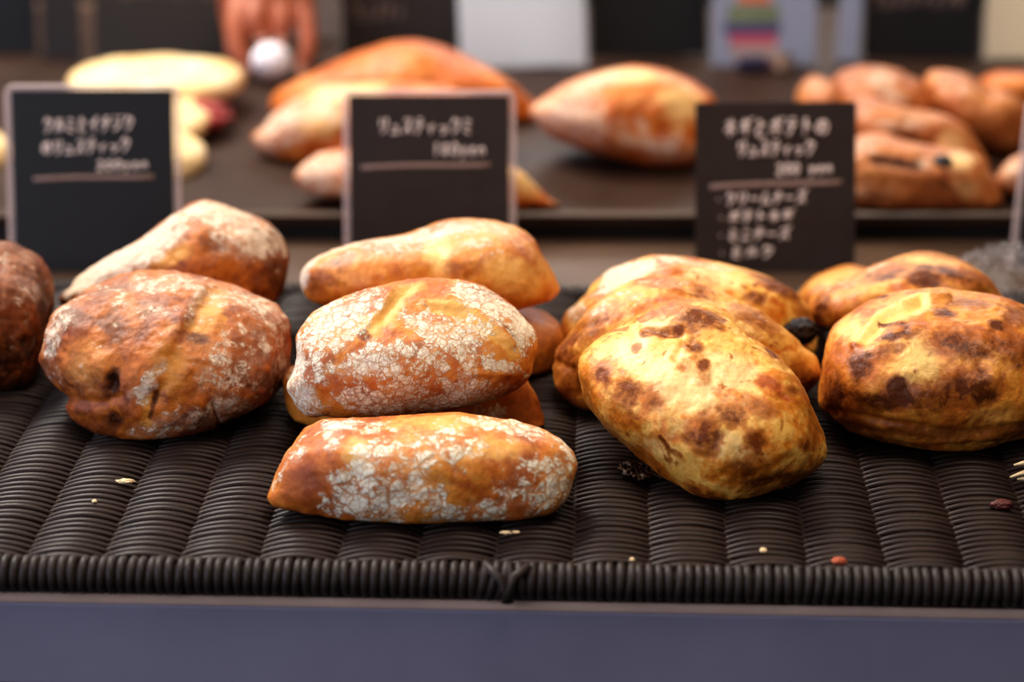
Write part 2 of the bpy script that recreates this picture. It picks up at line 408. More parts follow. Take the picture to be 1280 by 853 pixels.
LOAVES = {}
for key, name, kind, label, cat, group, n, d in [('C1', 'bread_loaf', 'floured', 'long cracked-flour loaf lying in front, lowest of the middle pile', 'bread', 'floured loaves in the middle of the woven tray', 110,
  {'at': (-0.0396, 0.988, 0.0166),
   'floor': 0.0,
   'front': (0.037, -0.9229, 0.3834),
   'half': (0.066, 0.031, 0.0235),
   'lump': 0.0035,
   'marks': [('flour', [(-1.529, -0.823)], 2.338, 1.488, 0, 0.62), ('flour', [(2.165, -1.869)], 2.125, 0.496, 0, 0.5), ('flour', [(4.655, -1.026)], 1.771, 1.275, 0, 0.5), ('flour', [(-1.684, 0.838)], 1.417, 0.779, 0, 0.45),
             ('flour', [(-3.362, 2.17)], 1.346, 0.425, -5, 0.8), ('flour', [(3.99, 1.814)], 2.125, 0.496, -12, 0.75), ('flour', [(6.093, 0.189)], 0.708, 1.594, -10, 0.5), ('flour', [(1.148, 1.255)], 1.488, 0.708, 0, 0.5),
             ('flour', [(-3.792, 1.575)], 0.425, 0.921, 10, 0.55), ('flour', [(-5.81, 0.724)], 0.638, 1.594, -25, 0.32), ('flour', [(-3.122, -1.362)], 1.346, 0.779, 0, 0.4), ('pale', [(1.16, 2.103)], 3.188, 0.496, 0, 0.9),
             ('pale', [(-2.744, 0.748)], 0.708, 0.921, 0, 0.8), ('pale', [(3.091, 0.943)], 2.125, 0.638, 0, 0.6), ('burn_shade', [(-4.706, -1.407)], 1.063, 0.496, -12, 0.3), ('burn_shade', [(5.741, 0.372)], 0.638, 1.063, 0, 0.25),
             ('bump', [(-5.731, 1.498), (-5.041, 0.183), (-4.534, -1.762)], 0.354, 0, 0, -0.8), ('bump', [(-3.093, 1.035)], 1.417, 1.063, 0, 1.5), ('bump', [(3.977, 0.929)], 2.125, 1.417, 0, 1.2),
             ('bump', [(-4.313, 2.289), (-3.798, 1.046), (-3.392, -0.371)], 0.248, 0, 0, 0.9)],
   'outline': [(-6.813, -1.057), (-6.629, -0.25), (-6.126, 0.728), (-5.483, 1.671), (-4.985, 2.087), (-4.17, 2.429), (-2.441, 2.439), (-0.356, 2.479), (1.485, 2.524), (3.112, 2.358), (4.28, 2.178), (5.444, 1.757), (6.356, 1.106),
               (6.792, 0.391), (6.744, -0.351), (6.425, -1.16), (5.954, -1.788), (5.132, -2.234), (3.748, -2.423), (1.875, -2.393), (-0.421, -2.461), (-2.746, -2.388), (-4.468, -2.114), (-5.837, -1.846), (-6.536, -1.536)],
   'pw': 2.7,
   'rot': (0, 0, -2),
   'rough': 0.2,
   'seed': 3}),
 ('C2', 'bread_loaf', 'floured_fine', 'thickly floured round-topped loaf with a golden cracked ridge, on top of the middle pile', 'bread', 'floured loaves in the middle of the woven tray', 120,
  {'at': (-0.0462, 1.068, 0.0446),
   'front': (0.0407, -0.9407, 0.3368),
   'half': (0.056, 0.04, 0.03),
   'lump': 0.003,
   'marks': [('flour', [(-3.423, 1.625)], 2.329, 1.428, 20, 0.918), ('flour', [(-5.226, -1.535)], 0.902, 1.803, 0, 0.918), ('flour', [(3.598, 2.09)], 2.329, 1.127, -28, 0.918), ('flour', [(5.194, 0.564)], 0.676, 1.503, 10, 0.648),
             ('flour', [(3.932, -0.847)], 1.803, 0.263, -16, 1.026), ('flour', [(0.103, -0.677)], 4.508, 1.69, 0, 0.562), ('flour', [(1.631, 1.178)], 2.066, 0.902, 0, 0.454), ('flour', [(-1.421, -2.343)], 4.132, 0.751, 0, 0.454),
             ('flour', [(3.087, -2.037)], 2.254, 0.488, 8, 0.54), ('flour', [(-2.518, -0.526)], 1.052, 0.751, 0, 0.486),
             ('flour', [(0.309, 3.187), (-0.6, 2.599), (-1.139, 1.593), (-2.204, 0.482), (-3.453, -0.437)], 0.338, 0, 0, -0.6), ('flour', [(1.08, 2.05), (2.763, 1.5), (4.062, 0.392), (4.618, -0.18)], 0.376, 0, 0, -0.6),
             ('flour', [(4.602, -1.308), (5.363, -0.755), (5.678, 0.181)], 0.338, 0, 0, -0.5), ('flour', [(0.154, 2.889), (1.66, 3.169)], 0.301, 0, 0, -0.5),
             ('pale', [(0.309, 3.187), (-0.6, 2.599), (-1.139, 1.593), (-1.898, 0.965)], 0.488, 0, 0, 0.9), ('pale', [(1.08, 2.05), (2.763, 1.5), (4.062, 0.392), (4.618, -0.18)], 0.413, 0, 0, 0.8),
             ('pale', [(-3.944, -0.805)], 0.676, 0.376, 30, 0.6), ('burn_shade', [(-2.203, 0.595)], 0.338, 0.263, 0, 0.8), ('burn_shade', [(0.798, 3.293)], 0.301, 0.15, 0, 0.9), ('burn_shade', [(1.586, 3.282)], 0.225, 0.113, 0, 0.8),
             ('burn_shade', [(-1.725, 2.539)], 0.225, 0.113, 0, 0.5), ('burn_shade', [(-3.447, -0.062), (-4.394, -0.873)], 0.338, 0, 0, 0.4), ('burn_shade', [(3.515, 1.527), (4.629, 0.572)], 0.113, 0, 0, 0.6),
             ('bump', [(0.16, 3.264), (-1.059, 1.967), (-1.442, 1.409)], 0.263, 0, 0, -1.2), ('bump', [(-0.858, 2.902), (-1.436, 1.784), (-2.311, 0.859)], 0.188, 0, 0, 1.4),
             ('bump', [(0.518, 2.133), (2.393, 1.919), (3.699, 1.262), (4.549, 0.197)], 0.188, 0, 0, 1.5), ('bump', [(1.077, 1.825), (2.759, 1.275), (4.059, 0.129)], 0.225, 0, 0, -1.0),
             ('bump', [(0.105, -0.49)], 3.381, 1.503, 0, 2.0), ('bump', [(2.537, -1.089), (4.603, -1.233)], 0.15, 0, 0, 0.7)],
   'outline': [(-5.937, -1.637), (-5.665, -0.929), (-5.468, -0.22), (-5.379, 0.828), (-4.768, 1.718), (-3.712, 2.378), (-2.508, 2.812), (-0.854, 3.202), (0.499, 3.372), (1.812, 3.317), (3.235, 2.997), (4.465, 2.229),
               (5.281, 1.39), (5.743, 0.744), (5.789, 0.029), (5.59, -0.646), (5.391, -1.395), (4.705, -2.009), (3.796, -2.404), (2.325, -2.739), (0.483, -2.935), (-1.544, -3.129), (-3.305, -3.176), (-4.24, -3.161),
               (-4.762, -3.116), (-5.207, -2.847), (-5.647, -2.278)],
   'pw': 2.5,
   'rot': (24, 3, 0),
   'rough': 0.0,
   'seed': 9}),
 ('C3', 'bread_loaf', 'floured_fine', 'brown loaf mostly hidden under the round-topped floured loaf of the middle pile', 'bread', 'floured loaves in the middle of the woven tray', 70,
  {'at': (-0.0476, 1.094, 0.0152),
   'burn_shade': 0.12,
   'floor': 0.0,
   'front': (0.0407, -0.9351, 0.352),
   'half': (0.058, 0.024, 0.021),
   'lump': 0.003,
   'marks': [('flour', [(3.193, -1.171)], 1.548, 0.619, 0, 0.35), ('flour', [(-5.852, 0.707)], 0.542, 0.774, 0, 0.2), ('burn_shade', [(5.521, -1.014)], 1.161, 0.968, 0, 0.4)],
   'outline': [(-6.324, -0.019), (-6.158, 0.866), (-5.458, 1.396), (-2.561, 1.817), (1.689, 1.754), (4.778, 1.128), (5.693, 0.068), (6.143, -0.946), (6.285, -1.801), (5.888, -2.375), (3.174, -2.448), (-2.62, -2.354),
               (-4.734, -2.011), (-5.879, -1.299)],
   'seed': 12}),
 ('C4', 'bread_loaf', 'smooth', 'smooth golden loaf with a bulging right half, at the back top of the middle pile', 'bread', 'floured loaves in the middle of the woven tray', 90,
  {'at': (-0.0409, 1.178, 0.0508),
   'front': (0.0331, -0.9521, 0.304),
   'half': (0.063, 0.038, 0.026),
   'lump': 0.003,
   'marks': [('flour', [(-1.618, 1.406)], 2.252, 0.655, 8, 0.875), ('flour', [(2.067, 2.022)], 2.047, 0.573, 0, 0.688), ('flour', [(-6.537, -0.584)], 0.368, 1.392, -25, 1.375), ('flour', [(-4.887, 0.95)], 1.638, 0.328, 15, 0.75),
             ('flour', [(2.466, 1.078)], 1.146, 0.409, 0, 0.438), ('pale', [(0.211, 0.57)], 0.655, 1.146, 20, 1.0), ('pale', [(4.084, -0.78)], 1.842, 1.228, 0, 0.8), ('pale', [(2.468, 1.283)], 2.047, 0.737, 0, 0.5),
             ('burn_shade', [(-5.803, -0.592)], 1.064, 0.737, 20, 0.6), ('burn_shade', [(-4.284, 0.29)], 0.573, 0.573, 0, 0.45), ('burn_shade', [(1.43, -0.138)], 0.901, 0.573, 0, 0.35), ('burn_shade', [(5.115, -0.177)], 0.901, 1.228, 0, 0.18),
             ('bump', [(0.022, 1.92), (0.334, 0.569), (-0.009, -0.736)], 0.573, 0, 0, -2.0), ('bump', [(2.869, 0.461)], 2.047, 1.638, 0, 2.5), ('bump', [(-4.902, -0.275)], 1.433, 1.023, 0, 1.5)],
   'outline': [(-6.72, -0.541), (-6.425, 0.149), (-5.623, 0.753), (-4.354, 1.205), (-2.963, 1.477), (-1.37, 1.648), (-0.427, 1.965), (0.476, 2.304), (1.867, 2.433), (3.257, 2.337), (4.4, 1.978), (5.192, 1.394), (5.759, 0.238),
               (6.323, -0.681), (6.435, -1.379), (5.917, -1.947), (4.806, -2.262), (2.959, -2.487), (-0.479, -2.531), (-3.95, -2.41), (-5.781, -1.981), (-6.467, -1.442)],
   'rot': (10, 0, 0),
   'seed': 21}),
 ('C5', 'bread_loaf', 'smooth', 'golden brown loaf underneath the smooth loaf at the back of the middle pile', 'bread', 'floured loaves in the middle of the woven tray', 60,
  {'at': (-0.0305, 1.172, 0.0104),
   'burn_shade': 0.1,
   'floor': 0.0,
   'front': (0.0245, -0.942, 0.3348),
   'half': (0.052, 0.034, 0.022),
   'lump': 0.0025,
   'marks': [('burn_shade', [(4.691, -0.453)], 1.235, 1.647, 0, 0.45)],
   'outline': [(-5.17, 1.073), (-3.522, 1.676), (-0.231, 1.854), (3.064, 2.032), (4.381, 1.857), (5.324, 1.19), (5.771, 0.444), (5.68, -0.461), (5.178, -1.363), (4.183, -1.931), (1.381, -2.112), (-2.732, -2.033), (-4.782, -1.603),
               (-5.511, -0.363)],
   'seed': 25}),
 ('L1', 'bread_loaf', 'rye', 'big brown rye loaf with a dark hole, in front at the left of the tray', 'bread', 'rye loaves at the left of the woven tray', 120,
  {'at': (-0.168, 1.105, 0.0272),
   'floor': 0.0,
   'front': (0.1415, -0.9309, 0.3368),
   'half': (0.056, 0.05, 0.034),
   'lump': 0.005,
   'marks': [('flour', [(-0.114, 3.859)], 3.731, 0.628, 4, 0.713), ('flour', [(-5.209, 1.505)], 0.628, 1.571, -25, 0.632), ('flour', [(-5.619, -0.602)], 0.786, 0.55, 0, 0.287),
             ('flour', [(-1.146, 2.469)], 1.493, 0.393, -12, 0.483), ('flour', [(1.778, 3.108), (1.17, 1.772)], 0.275, 0, 0, 0.575), ('flour', [(3.506, -1.079)], 2.357, 1.767, 20, 0.38),
             ('flour', [(5.353, 0.784)], 0.786, 2.16, 10, 0.437), ('flour', [(-0.131, -0.305), (-0.938, -1.041), (-1.178, -2.0)], 0.314, 0, 0, 0.69), ('flour', [(-1.737, -1.659), (-0.564, -1.255)], 0.236, 0, 0, 0.575),
             ('flour', [(0.694, -3.075)], 2.946, 0.707, 10, 0.483), ('flour', [(-3.794, -0.697)], 1.178, 0.982, 0, 0.23), ('flour', [(3.693, 2.626)], 1.571, 0.471, -18, 0.46), ('flour', [(1.766, -0.988)], 0.55, 0.393, 0, 0.345),
             ('pale', [(2.202, 2.307)], 0.864, 1.65, -25, 0.9), ('pale', [(-3.765, -0.117)], 1.335, 1.414, 0, 0.5), ('pale', [(0.668, 0.239)], 1.964, 1.767, 0, 0.3),
             ('pale', [(-0.871, -2.017), (-1.073, -2.978)], 0.353, 0, 0, 0.8), ('pale', [(0.032, -0.897)], 0.864, 1.571, -20, 0.4), ('burn_shade', [(-2.593, -1.148)], 0.353, 0.668, -15, 1.5),  # the last mark here darkens the dented hole
             ('burn_shade', [(-2.56, -2.78)], 0.471, 0.353, 0, 0.8), ('burn_shade', [(1.508, 0.82)], 0.628, 0.314, -10, 0.6), ('burn_shade', [(-2.343, 1.556)], 0.864, 0.864, 0, 0.45), ('burn_shade', [(-4.42, 2.046)], 0.864, 0.628, 0, 0.4),
             ('burn_shade', [(5.235, -1.561)], 0.864, 1.375, 0, 0.5), ('burn_shade', [(-0.545, -1.645), (-0.91, -2.792)], 0.157, 0, 0, 0.7), ('burn_shade', [(3.408, -3.028)], 1.571, 0.55, 20, 0.35), ('burn_shade', [(4.381, 0.832)], 0.55, 1.021, 0, 0.25),
             ('bump', [(-2.593, -1.148)], 0.314, 0.55, -15, -4), ('bump', [(-3.079, -0.153)], 0.707, 0.707, 0, 1.8), ('bump', [(-4.686, -1.734), (-3.096, -2.014), (-2.317, -1.745)], 0.236, 0, 0, -1.8),
             ('bump', [(-4.256, -2.3)], 0.786, 0.628, 0, 2.0), ('bump', [(2.561, 3.266), (0.263, -0.13), (-0.987, -2.788)], 0.471, 0, 0, -1.6), ('bump', [(1.778, 3.108), (-0.294, 0.287)], 0.393, 0, 0, 1.2),
             ('bump', [(2.083, -2.37), (2.305, -3.358)], 0.118, 0, 0, -1.5), ('bump', [(-4.25, 1.651)], 0.943, 0.786, 0, 1.5), ('bump', [(3.953, 0.071)], 1.571, 1.964, 0, 1.5), ('bump', [(5.587, 1.556)], 0.55, 0.628, 0, 2)],
   'outline': [(-6.094, 0.235), (-5.843, 0.995), (-5.572, 1.847), (-4.998, 2.694), (-3.895, 3.4), (-2.683, 3.94), (-1.361, 4.306), (0.025, 4.332), (1.325, 4.085), (2.925, 3.573), (4.108, 3.131), (5.319, 2.431), (5.72, 1.863),
               (6.16, 1.293), (6.086, 0.59), (6.042, -0.27), (5.753, -1.353), (4.929, -2.21), (4.046, -2.711), (2.817, -3.191), (1.474, -3.703), (0.26, -4.025), (-1.248, -4.154), (-2.546, -4.038), (-3.484, -3.66),
               (-4.219, -3.076), (-4.743, -2.118), (-4.83, -1.572), (-5.382, -1.194), (-5.844, -0.551)],
   'rot': (8, 0, -8),
   'rough': 1.1,
   'seed': 31}),
 ('L2', 'bread_loaf', 'rye', 'rye loaf dusted with white flour along its left slope, behind the big rye loaf', 'bread', 'rye loaves at the left of the woven tray', 80,
  {'at': (-0.1762, 1.215, 0.0408),
   'floor': 0.0,
   'front': (0.1369, -0.944, 0.3001),
   'half': (0.06, 0.045, 0.034),
   'lump': 0.005,
   'marks': [('flour', [(-2.34, 0.775)], 3.194, 1.022, 33, 1.76), ('flour', [(1.302, 2.729)], 2.555, 0.596, -5, 1.2), ('flour', [(3.742, 1.022)], 1.959, 1.107, -25, 0.8), ('flour', [(4.785, 0.767)], 0.937, 0.596, 0, 0.48),
             ('flour', [(-5.098, -0.491)], 1.107, 0.681, 40, 1.12), ('pale', [(-0.28, 0.265)], 1.448, 0.596, 30, 0.8), ('burn_shade', [(4.916, -0.935)], 1.107, 0.937, 0, 0.5), ('burn_shade', [(1.854, 1.102)], 1.107, 0.681, 0, 0.3),
             ('burn_shade', [(5.236, 1.383)], 0.511, 0.681, 0, 0.5), ('burn_shade', [(-5.764, -1.427)], 0.511, 0.596, 0, 0.6), ('bump', [(0.232, 2.224), (-0.652, 1.208), (-1.337, -0.026)], 0.341, 0, 0, 1.2),
             ('bump', [(0.848, 1.988), (0.162, 0.752)], 0.383, 0, 0, -1.5)],
   'outline': [(-6.229, -1.64), (-5.873, -1.128), (-4.804, -0.156), (-3.409, 0.569), (-1.663, 1.432), (-0.256, 2.497), (0.987, 3.138), (2.024, 3.185), (3.211, 2.702), (4.553, 2.131), (5.401, 1.308), (5.856, 0.17), (5.626, -1.136),
               (5.162, -2.007), (4.401, -2.906), (2.278, -3.231), (-1.071, -3.158), (-4.385, -2.835), (-5.81, -2.348)],
   'rough': 1.0,
   'seed': 36}),
 ('L0', 'bread_loaf', 'rye', 'dark rye loaf cut off by the left edge of the photo', 'bread', 'rye loaves at the left of the woven tray', 80,
  {'at': (-0.2678, 1.168, 0.024),
   'burn_shade': 0.42,
   'floor': 0.0,
   'front': (0.2118, -0.9239, 0.3188),
   'half': (0.042, 0.048, 0.036),
   'lump': 0.006,
   'marks': [('burn_shade', [(0.452, -2.003)], 2.51, 1.882, 0, 0.4), ('burn_shade', [(2.87, 0.696)], 0.627, 1.673, 0, 0.3), ('pale', [(1.642, 3.166)], 1.255, 0.502, -20, 0.5), ('flour', [(2.282, 0.944)], 1.004, 1.255, 0, 0.25),
             ('flour', [(1.513, -1.261)], 0.837, 1.046, 0, 0.22), ('bump', [(0.787, 2.486), (2.374, 2.171), (3.337, 0.993)], 0.335, 0, 0, -1.5)],
   'outline': [(0.909, 4.118), (1.933, 3.824), (2.698, 3.26), (3.277, 2.356), (3.495, 1.476), (3.394, 0.659), (3.06, -0.553), (2.671, -1.966), (2.304, -2.556), (1.662, -3.577), (0.785, -4.001), (-0.902, -4.03), (-2.831, -3.181),
               (-3.665, -1.077), (-3.467, 1.557), (-2.329, 3.516), (-0.687, 4.182)],
   'rough': 1.2,
   'seed': 41}),
 ('R1', 'bread_loaf', 'cheese', 'golden cheese-glazed loaf with brown blisters tilted on its neighbours, in front at the right middle', 'bread', 'cheese loaves at the right of the woven tray', 120,
  {'at': (0.0865, 1.035, 0.0307),
   'floor': 0.0,
   'front': (-0.0778, -0.9311, 0.3565),
   'half': (0.06, 0.047, 0.032),
   'lump': 0.0035,
   'marks': [('burn_shade', [(-0.516, 4.059)], 1.655, 0.736, -20, 0.95), ('burn_shade', [(0.112, -1.389)], 0.736, 0.809, 0, 1.1), ('burn_shade', [(-3.346, 0.378)], 0.736, 0.736, 0, 0.8), ('burn_shade', [(-4.398, 1.156)], 0.478, 0.478, 0, 0.9),
             ('burn_shade', [(-2.127, 0.12)], 0.405, 0.368, 0, 0.6), ('burn_shade', [(-2.69, 3.154), (-1.77, 3.07), (-1.113, 3.161)], 0.221, 0, 0, 0.9), ('burn_shade', [(1.331, -0.583)], 0.662, 0.441, -20, 0.9),
             ('burn_shade', [(2.707, -0.249)], 0.809, 0.441, -15, 0.5), ('burn_shade', [(4.713, -1.832)], 0.331, 0.294, 0, 0.9), ('burn_shade', [(3.958, 0.593)], 0.368, 0.221, 0, 0.6), ('burn_shade', [(0.1, 1.653)], 0.257, 0.221, 0, 1.1),
             ('burn_shade', [(-0.438, 2.592)], 0.515, 0.294, 0, 0.6), ('burn_shade', [(-0.81, 1.48)], 0.368, 0.257, 0, 0.5), ('burn_shade', [(2.449, -1.464)], 0.441, 0.515, 0, 0.6),
             ('burn_shade', [(-1.749, -1.593), (-1.331, -2.131), (-0.811, -2.407)], 0.147, 0, 0, 0.6), ('burn_shade', [(0.333, -4.092)], 0.883, 0.331, -20, 0.8), ('burn_shade', [(2.423, -3.183)], 1.103, 0.589, 0, 0.6),
             ('burn_shade', [(3.111, 2.325)], 0.441, 0.184, -40, 0.7), ('burn_shade', [(4.061, -3.24)], 0.809, 0.368, 0, 0.4), ('burn_shade', [(-2.961, 2.338)], 0.294, 0.257, 0, 0.6), ('burn_shade', [(-5.368, 0.319)], 0.368, 1.03, 0, 0.3),
             ('burn_shade', [(5.096, -1.199)], 0.515, 0.736, 0, 0.35),
             ('burn_shade', [(-5.499, 1.051), (-4.976, -0.479), (-3.835, -1.768), (-1.773, -3.318), (-0.095, -4.472), (1.189, -4.686), (3.17, -3.89), (5.39, -2.723)], 0.589, 0, 0, 0.28),
             ('burn_shade', [(5.649, -1.547), (4.684, 0.615), (3.0, 2.395)], 0.441, 0, 0, 0.22), ('burn_shade', [(-0.284, 2.303), (0.118, 1.03)], 0.368, 0, 0, 0.3), ('burn_shade', [(2.583, -2.374)], 2.207, 1.251, -20, 0.22),
             ('pale', [(-0.974, 0.815)], 2.575, 1.471, -40, 0.7), ('pale', [(-3.215, 2.22)], 1.103, 1.103, 0, 0.6), ('pale', [(1.572, 1.256)], 1.471, 0.883, -30, 0.7), ('pale', [(1.663, -2.037)], 1.471, 0.736, -20, 0.6),
             ('pale', [(-2.156, 3.721)], 0.736, 0.441, 0, 0.9), ('pale', [(-1.623, -2.14)], 1.103, 0.736, -40, 0.5), ('bump', [(-0.516, 4.059)], 1.471, 0.662, -20, 1.6),
             ('bump', [(-2.769, 3.336), (-1.036, 3.016)], 0.184, 0, 0, -1.5), ('bump', [(-2.885, 3.554), (-1.045, 3.347)], 0.184, 0, 0, 1.2), ('bump', [(-1.188, 1.91), (-0.843, 2.654), (0.249, 2.868)], 0.184, 0, 0, -0.9),
             ('bump', [(0.112, -1.389)], 0.736, 0.809, 0, 0.9), ('bump', [(0.255, -3.911)], 1.103, 0.515, -20, 0.8), ('bump', [(-1.34, 0.804)], 1.839, 1.839, 0, 1.5),
             ('bump', [(-1.072, 4.301), (2.453, 2.38), (4.513, 0.244)], 0.368, 0, 0, 0.9)],
   'outline': [(-5.695, 1.45), (-5.566, 2.08), (-4.797, 2.875), (-3.585, 3.608), (-2.505, 4.374), (-1.451, 4.733), (-0.351, 4.71), (0.738, 4.35), (1.693, 3.495), (2.625, 2.788), (3.57, 2.155), (4.529, 0.976), (5.179, -0.247),
               (5.642, -1.292), (5.753, -2.055), (5.391, -2.76), (4.502, -3.408), (3.28, -3.923), (2.2, -4.36), (1.3, -4.755), (0.534, -4.744), (-0.242, -4.422), (-1.027, -3.829), (-1.828, -3.319), (-2.933, -2.496),
               (-4.212, -1.449), (-5.163, -0.393), (-5.599, 0.68)],
   'pw': 3.0,
   'rot': (28, 6, -32),
   'seed': 52}),
 ('R2', 'bread_loaf', 'cheese', 'cheese loaf standing directly behind the blistered golden front loaf', 'bread', 'cheese loaves at the right of the woven tray', 90,
  {'at': (0.0873, 1.12, 0.0289),
   'burn_shade': 0.16,  # even darkening puts the shade between piled loaves into the crust
   'floor': 0.0,
   'front': (-0.0733, -0.9397, 0.334),
   'half': (0.06, 0.034, 0.031),
   'lump': 0.004,
   'marks': [('flour', [(-3.478, 2.196)], 1.972, 0.473, 25, 0.84), ('flour', [(-0.548, 2.977)], 1.577, 0.315, -5, 0.6), ('burn_shade', [(5.634, -1.618)], 0.789, 0.789, 0, 0.6), ('burn_shade', [(3.217, 1.262)], 1.025, 0.473, -25, 0.6),
             ('burn_shade', [(-4.818, 0.664)], 1.577, 0.631, 35, 0.5), ('burn_shade', [(-6.169, -0.556)], 0.631, 0.71, 0, 0.7), ('burn_shade', [(0.642, 2.455)], 0.552, 0.315, 0, 0.4), ('burn_shade', [(-5.931, -2.129)], 0.631, 0.946, 0, 0.5),
             ('pale', [(2.631, 1.247)], 1.577, 0.71, -30, 0.5), ('bump', [(-6.382, 0.031), (-4.824, 0.861), (-3.465, 1.684)], 0.276, 0, 0, -1.2),
             ('bump', [(-6.592, -1.041), (-5.752, -1.413), (-5.328, -2.507)], 0.197, 0, 0, -1.5)],
   'outline': [(-6.719, -1.479), (-6.644, -0.568), (-6.264, 0.034), (-5.69, 0.76), (-4.73, 1.81), (-3.105, 2.994), (-1.422, 3.349), (0.234, 3.074), (2.726, 2.113), (4.392, 1.135), (5.587, 0.185), (6.266, -0.464), (6.439, -1.126),
               (6.147, -1.878), (4.885, -2.815), (1.575, -3.3), (-2.343, -3.607), (-4.51, -3.589), (-5.708, -3.11), (-6.436, -2.459)],
   'rough': 1.0,
   'seed': 57}),
 ('R3', 'bread_loaf', 'cheese', 'cheese loaf with a dark raisin at its right end, rearmost of the right middle pile', 'bread', 'cheese loaves at the right of the woven tray', 80,
  {'at': (0.0929, 1.182, 0.0253),
   'burn_shade': 0.1,  # darkened overall, so shading in the pile is painted on
   'floor': 0.0,
   'front': (-0.0742, -0.9442, 0.3209),
   'half': (0.06, 0.036, 0.03),
   'lump': 0.004,
   'marks': [('flour', [(-3.961, 1.473)], 1.243, 0.828, 30, 0.91), ('flour', [(-2.74, 2.206)], 2.154, 0.58, 14, 1.3), ('flour', [(0.555, 2.409)], 2.071, 0.331, -8, 1.105), ('flour', [(-5.992, -0.151)], 0.828, 0.663, 35, 0.975),
             ('flour', [(-3.546, 1.401)], 1.657, 0.331, 20, 0.78), ('pale', [(0.985, 1.676)], 1.657, 0.497, -8, 0.9), ('burn_shade', [(4.487, 1.267)], 0.911, 0.456, -25, 0.9), ('burn_shade', [(3.27, 0.742)], 0.497, 0.331, 0, 0.8),
             ('burn_shade', [(3.863, 1.581)], 1.408, 0.331, -25, 0.5), ('burn_shade', [(-4.365, 1.05)], 1.243, 0.207, 25, 0.6), ('burn_shade', [(5.758, -0.349)], 0.58, 0.994, 0, 0.4),
             ('bump', [(-4.98, 0.827), (-2.727, 1.71), (-0.256, 1.894)], 0.249, 0, 0, -1.3)],
   'outline': [(-6.682, -0.749), (-6.367, -0.078), (-5.599, 0.688), (-5.118, 1.362), (-4.307, 2.045), (-3.079, 2.529), (-1.929, 2.804), (-0.278, 2.761), (1.581, 2.474), (3.441, 2.024), (4.893, 1.4), (5.731, 0.68), (6.29, -0.335),
               (6.481, -1.359), (6.217, -2.19), (5.205, -2.629), (1.518, -2.935), (-3.436, -2.861), (-5.937, -2.306), (-6.62, -1.577)],
   'rough': 1.0,
   'seed': 61}),
 ('S1', 'bread_loaf', 'blistered', 'large glossy dark-blistered round loaf with a slash, in front at the right edge', 'bread', 'cheese loaves at the right of the woven tray', 120,
  {'at': (0.2027, 1.085, 0.0284),
   'floor': 0.0,
   'front': (-0.1727, -0.9245, 0.3397),
   'half': (0.062, 0.052, 0.037),
   'lump': 0.003,
   'marks': [('burn_shade', [(1.051, 1.291)], 1.631, 0.699, 0, 0.8), ('burn_shade', [(1.996, -0.637)], 1.01, 0.699, 0, 1.1), ('burn_shade', [(-3.493, 0.048)], 0.544, 0.854, 0, 1.0), ('burn_shade', [(-1.729, -0.801)], 0.349, 0.466, 0, 1.2),
             ('burn_shade', [(-0.303, -1.208)], 1.942, 0.699, 0, 0.7), ('burn_shade', [(-2.552, -1.624)], 1.942, 0.466, 0, 0.9), ('burn_shade', [(0.214, 2.657)], 0.544, 0.233, 0, 1.1), ('burn_shade', [(2.57, 2.224)], 0.388, 0.272, 0, 1.3),
             ('burn_shade', [(-1.982, 1.45)], 0.854, 0.194, 15, 0.9), ('burn_shade', [(1.309, 3.219)], 1.32, 0.388, 0, 0.5), ('burn_shade', [(3.583, 2.781)], 0.854, 0.621, 0, 0.6), ('burn_shade', [(3.687, 1.072)], 1.01, 0.777, 0, 0.6),
             ('burn_shade', [(-2.315, 0.699)], 0.932, 0.349, 15, 0.6), ('burn_shade', [(-4.666, -1.376)], 0.777, 1.087, 0, 0.8), ('burn_shade', [(-4.773, -2.734), (-2.091, -2.939), (1.32, -3.09), (4.279, -2.508)], 0.311, 0, 0, 0.5),
             ('pale', [(-3.488, 1.204), (-2.604, 2.297), (-0.95, 3.163)], 0.466, 0, 0, 1.2), ('pale', [(-0.958, 0.208)], 1.32, 1.553, 0, 0.8), ('pale', [(-4.285, 1.733)], 0.699, 1.01, -40, 0.8),
             ('pale', [(0.945, -3.116)], 3.883, 0.388, 0, 0.4), ('pale', [(2.756, -2.038)], 1.942, 0.544, 0, 0.4), ('bump', [(-3.776, 0.916), (-2.8, 2.4), (-0.967, 3.431), (0.343, 3.622)], 0.194, 0, 0, 1.6),
             ('bump', [(-3.405, 1.093), (-2.485, 2.227), (-0.945, 3.087)], 0.311, 0, 0, -2.2), ('bump', [(-4.804, -2.235), (-2.115, -2.556), (1.308, -2.9), (4.634, -2.217)], 0.194, 0, 0, -1.6),
             ('bump', [(-3.988, -3.067), (-0.546, -3.409), (3.187, -2.963)], 0.155, 0, 0, 0.9), ('bump', [(1.996, -0.637)], 0.854, 0.621, 0, 1.2), ('bump', [(1.051, 1.291)], 1.32, 0.621, 0, 1.1)],
   'outline': [(-5.475, -1.931), (-5.477, -0.657), (-5.315, 0.76), (-4.906, 1.889), (-3.72, 2.924), (-2.354, 3.542), (-0.821, 3.9), (0.889, 3.937), (2.738, 3.761), (3.918, 3.41), (5.153, 2.684), (6.095, 1.222), (6.321, -0.662),
               (5.67, -2.148), (4.673, -2.862), (3.466, -3.249), (1.965, -3.81), (0.129, -3.938), (-1.434, -3.739), (-3.169, -3.358), (-4.623, -2.686)],
   'rot': (10, 0, 0),
   'rough': 0.9,
   'seed': 71}),
 ('S2', 'bread_loaf', 'blistered', 'blistered round loaf peeking out behind the large glossy loaf at the right', 'bread', 'cheese loaves at the right of the woven tray', 80,
  {'at': (0.2034, 1.195, 0.0279),
   'burn_shade': 0.08,  # slight overall darkening, painted shade to set the loaf apart
   'floor': 0.0,
   'front': (-0.1594, -0.9364, 0.3127),
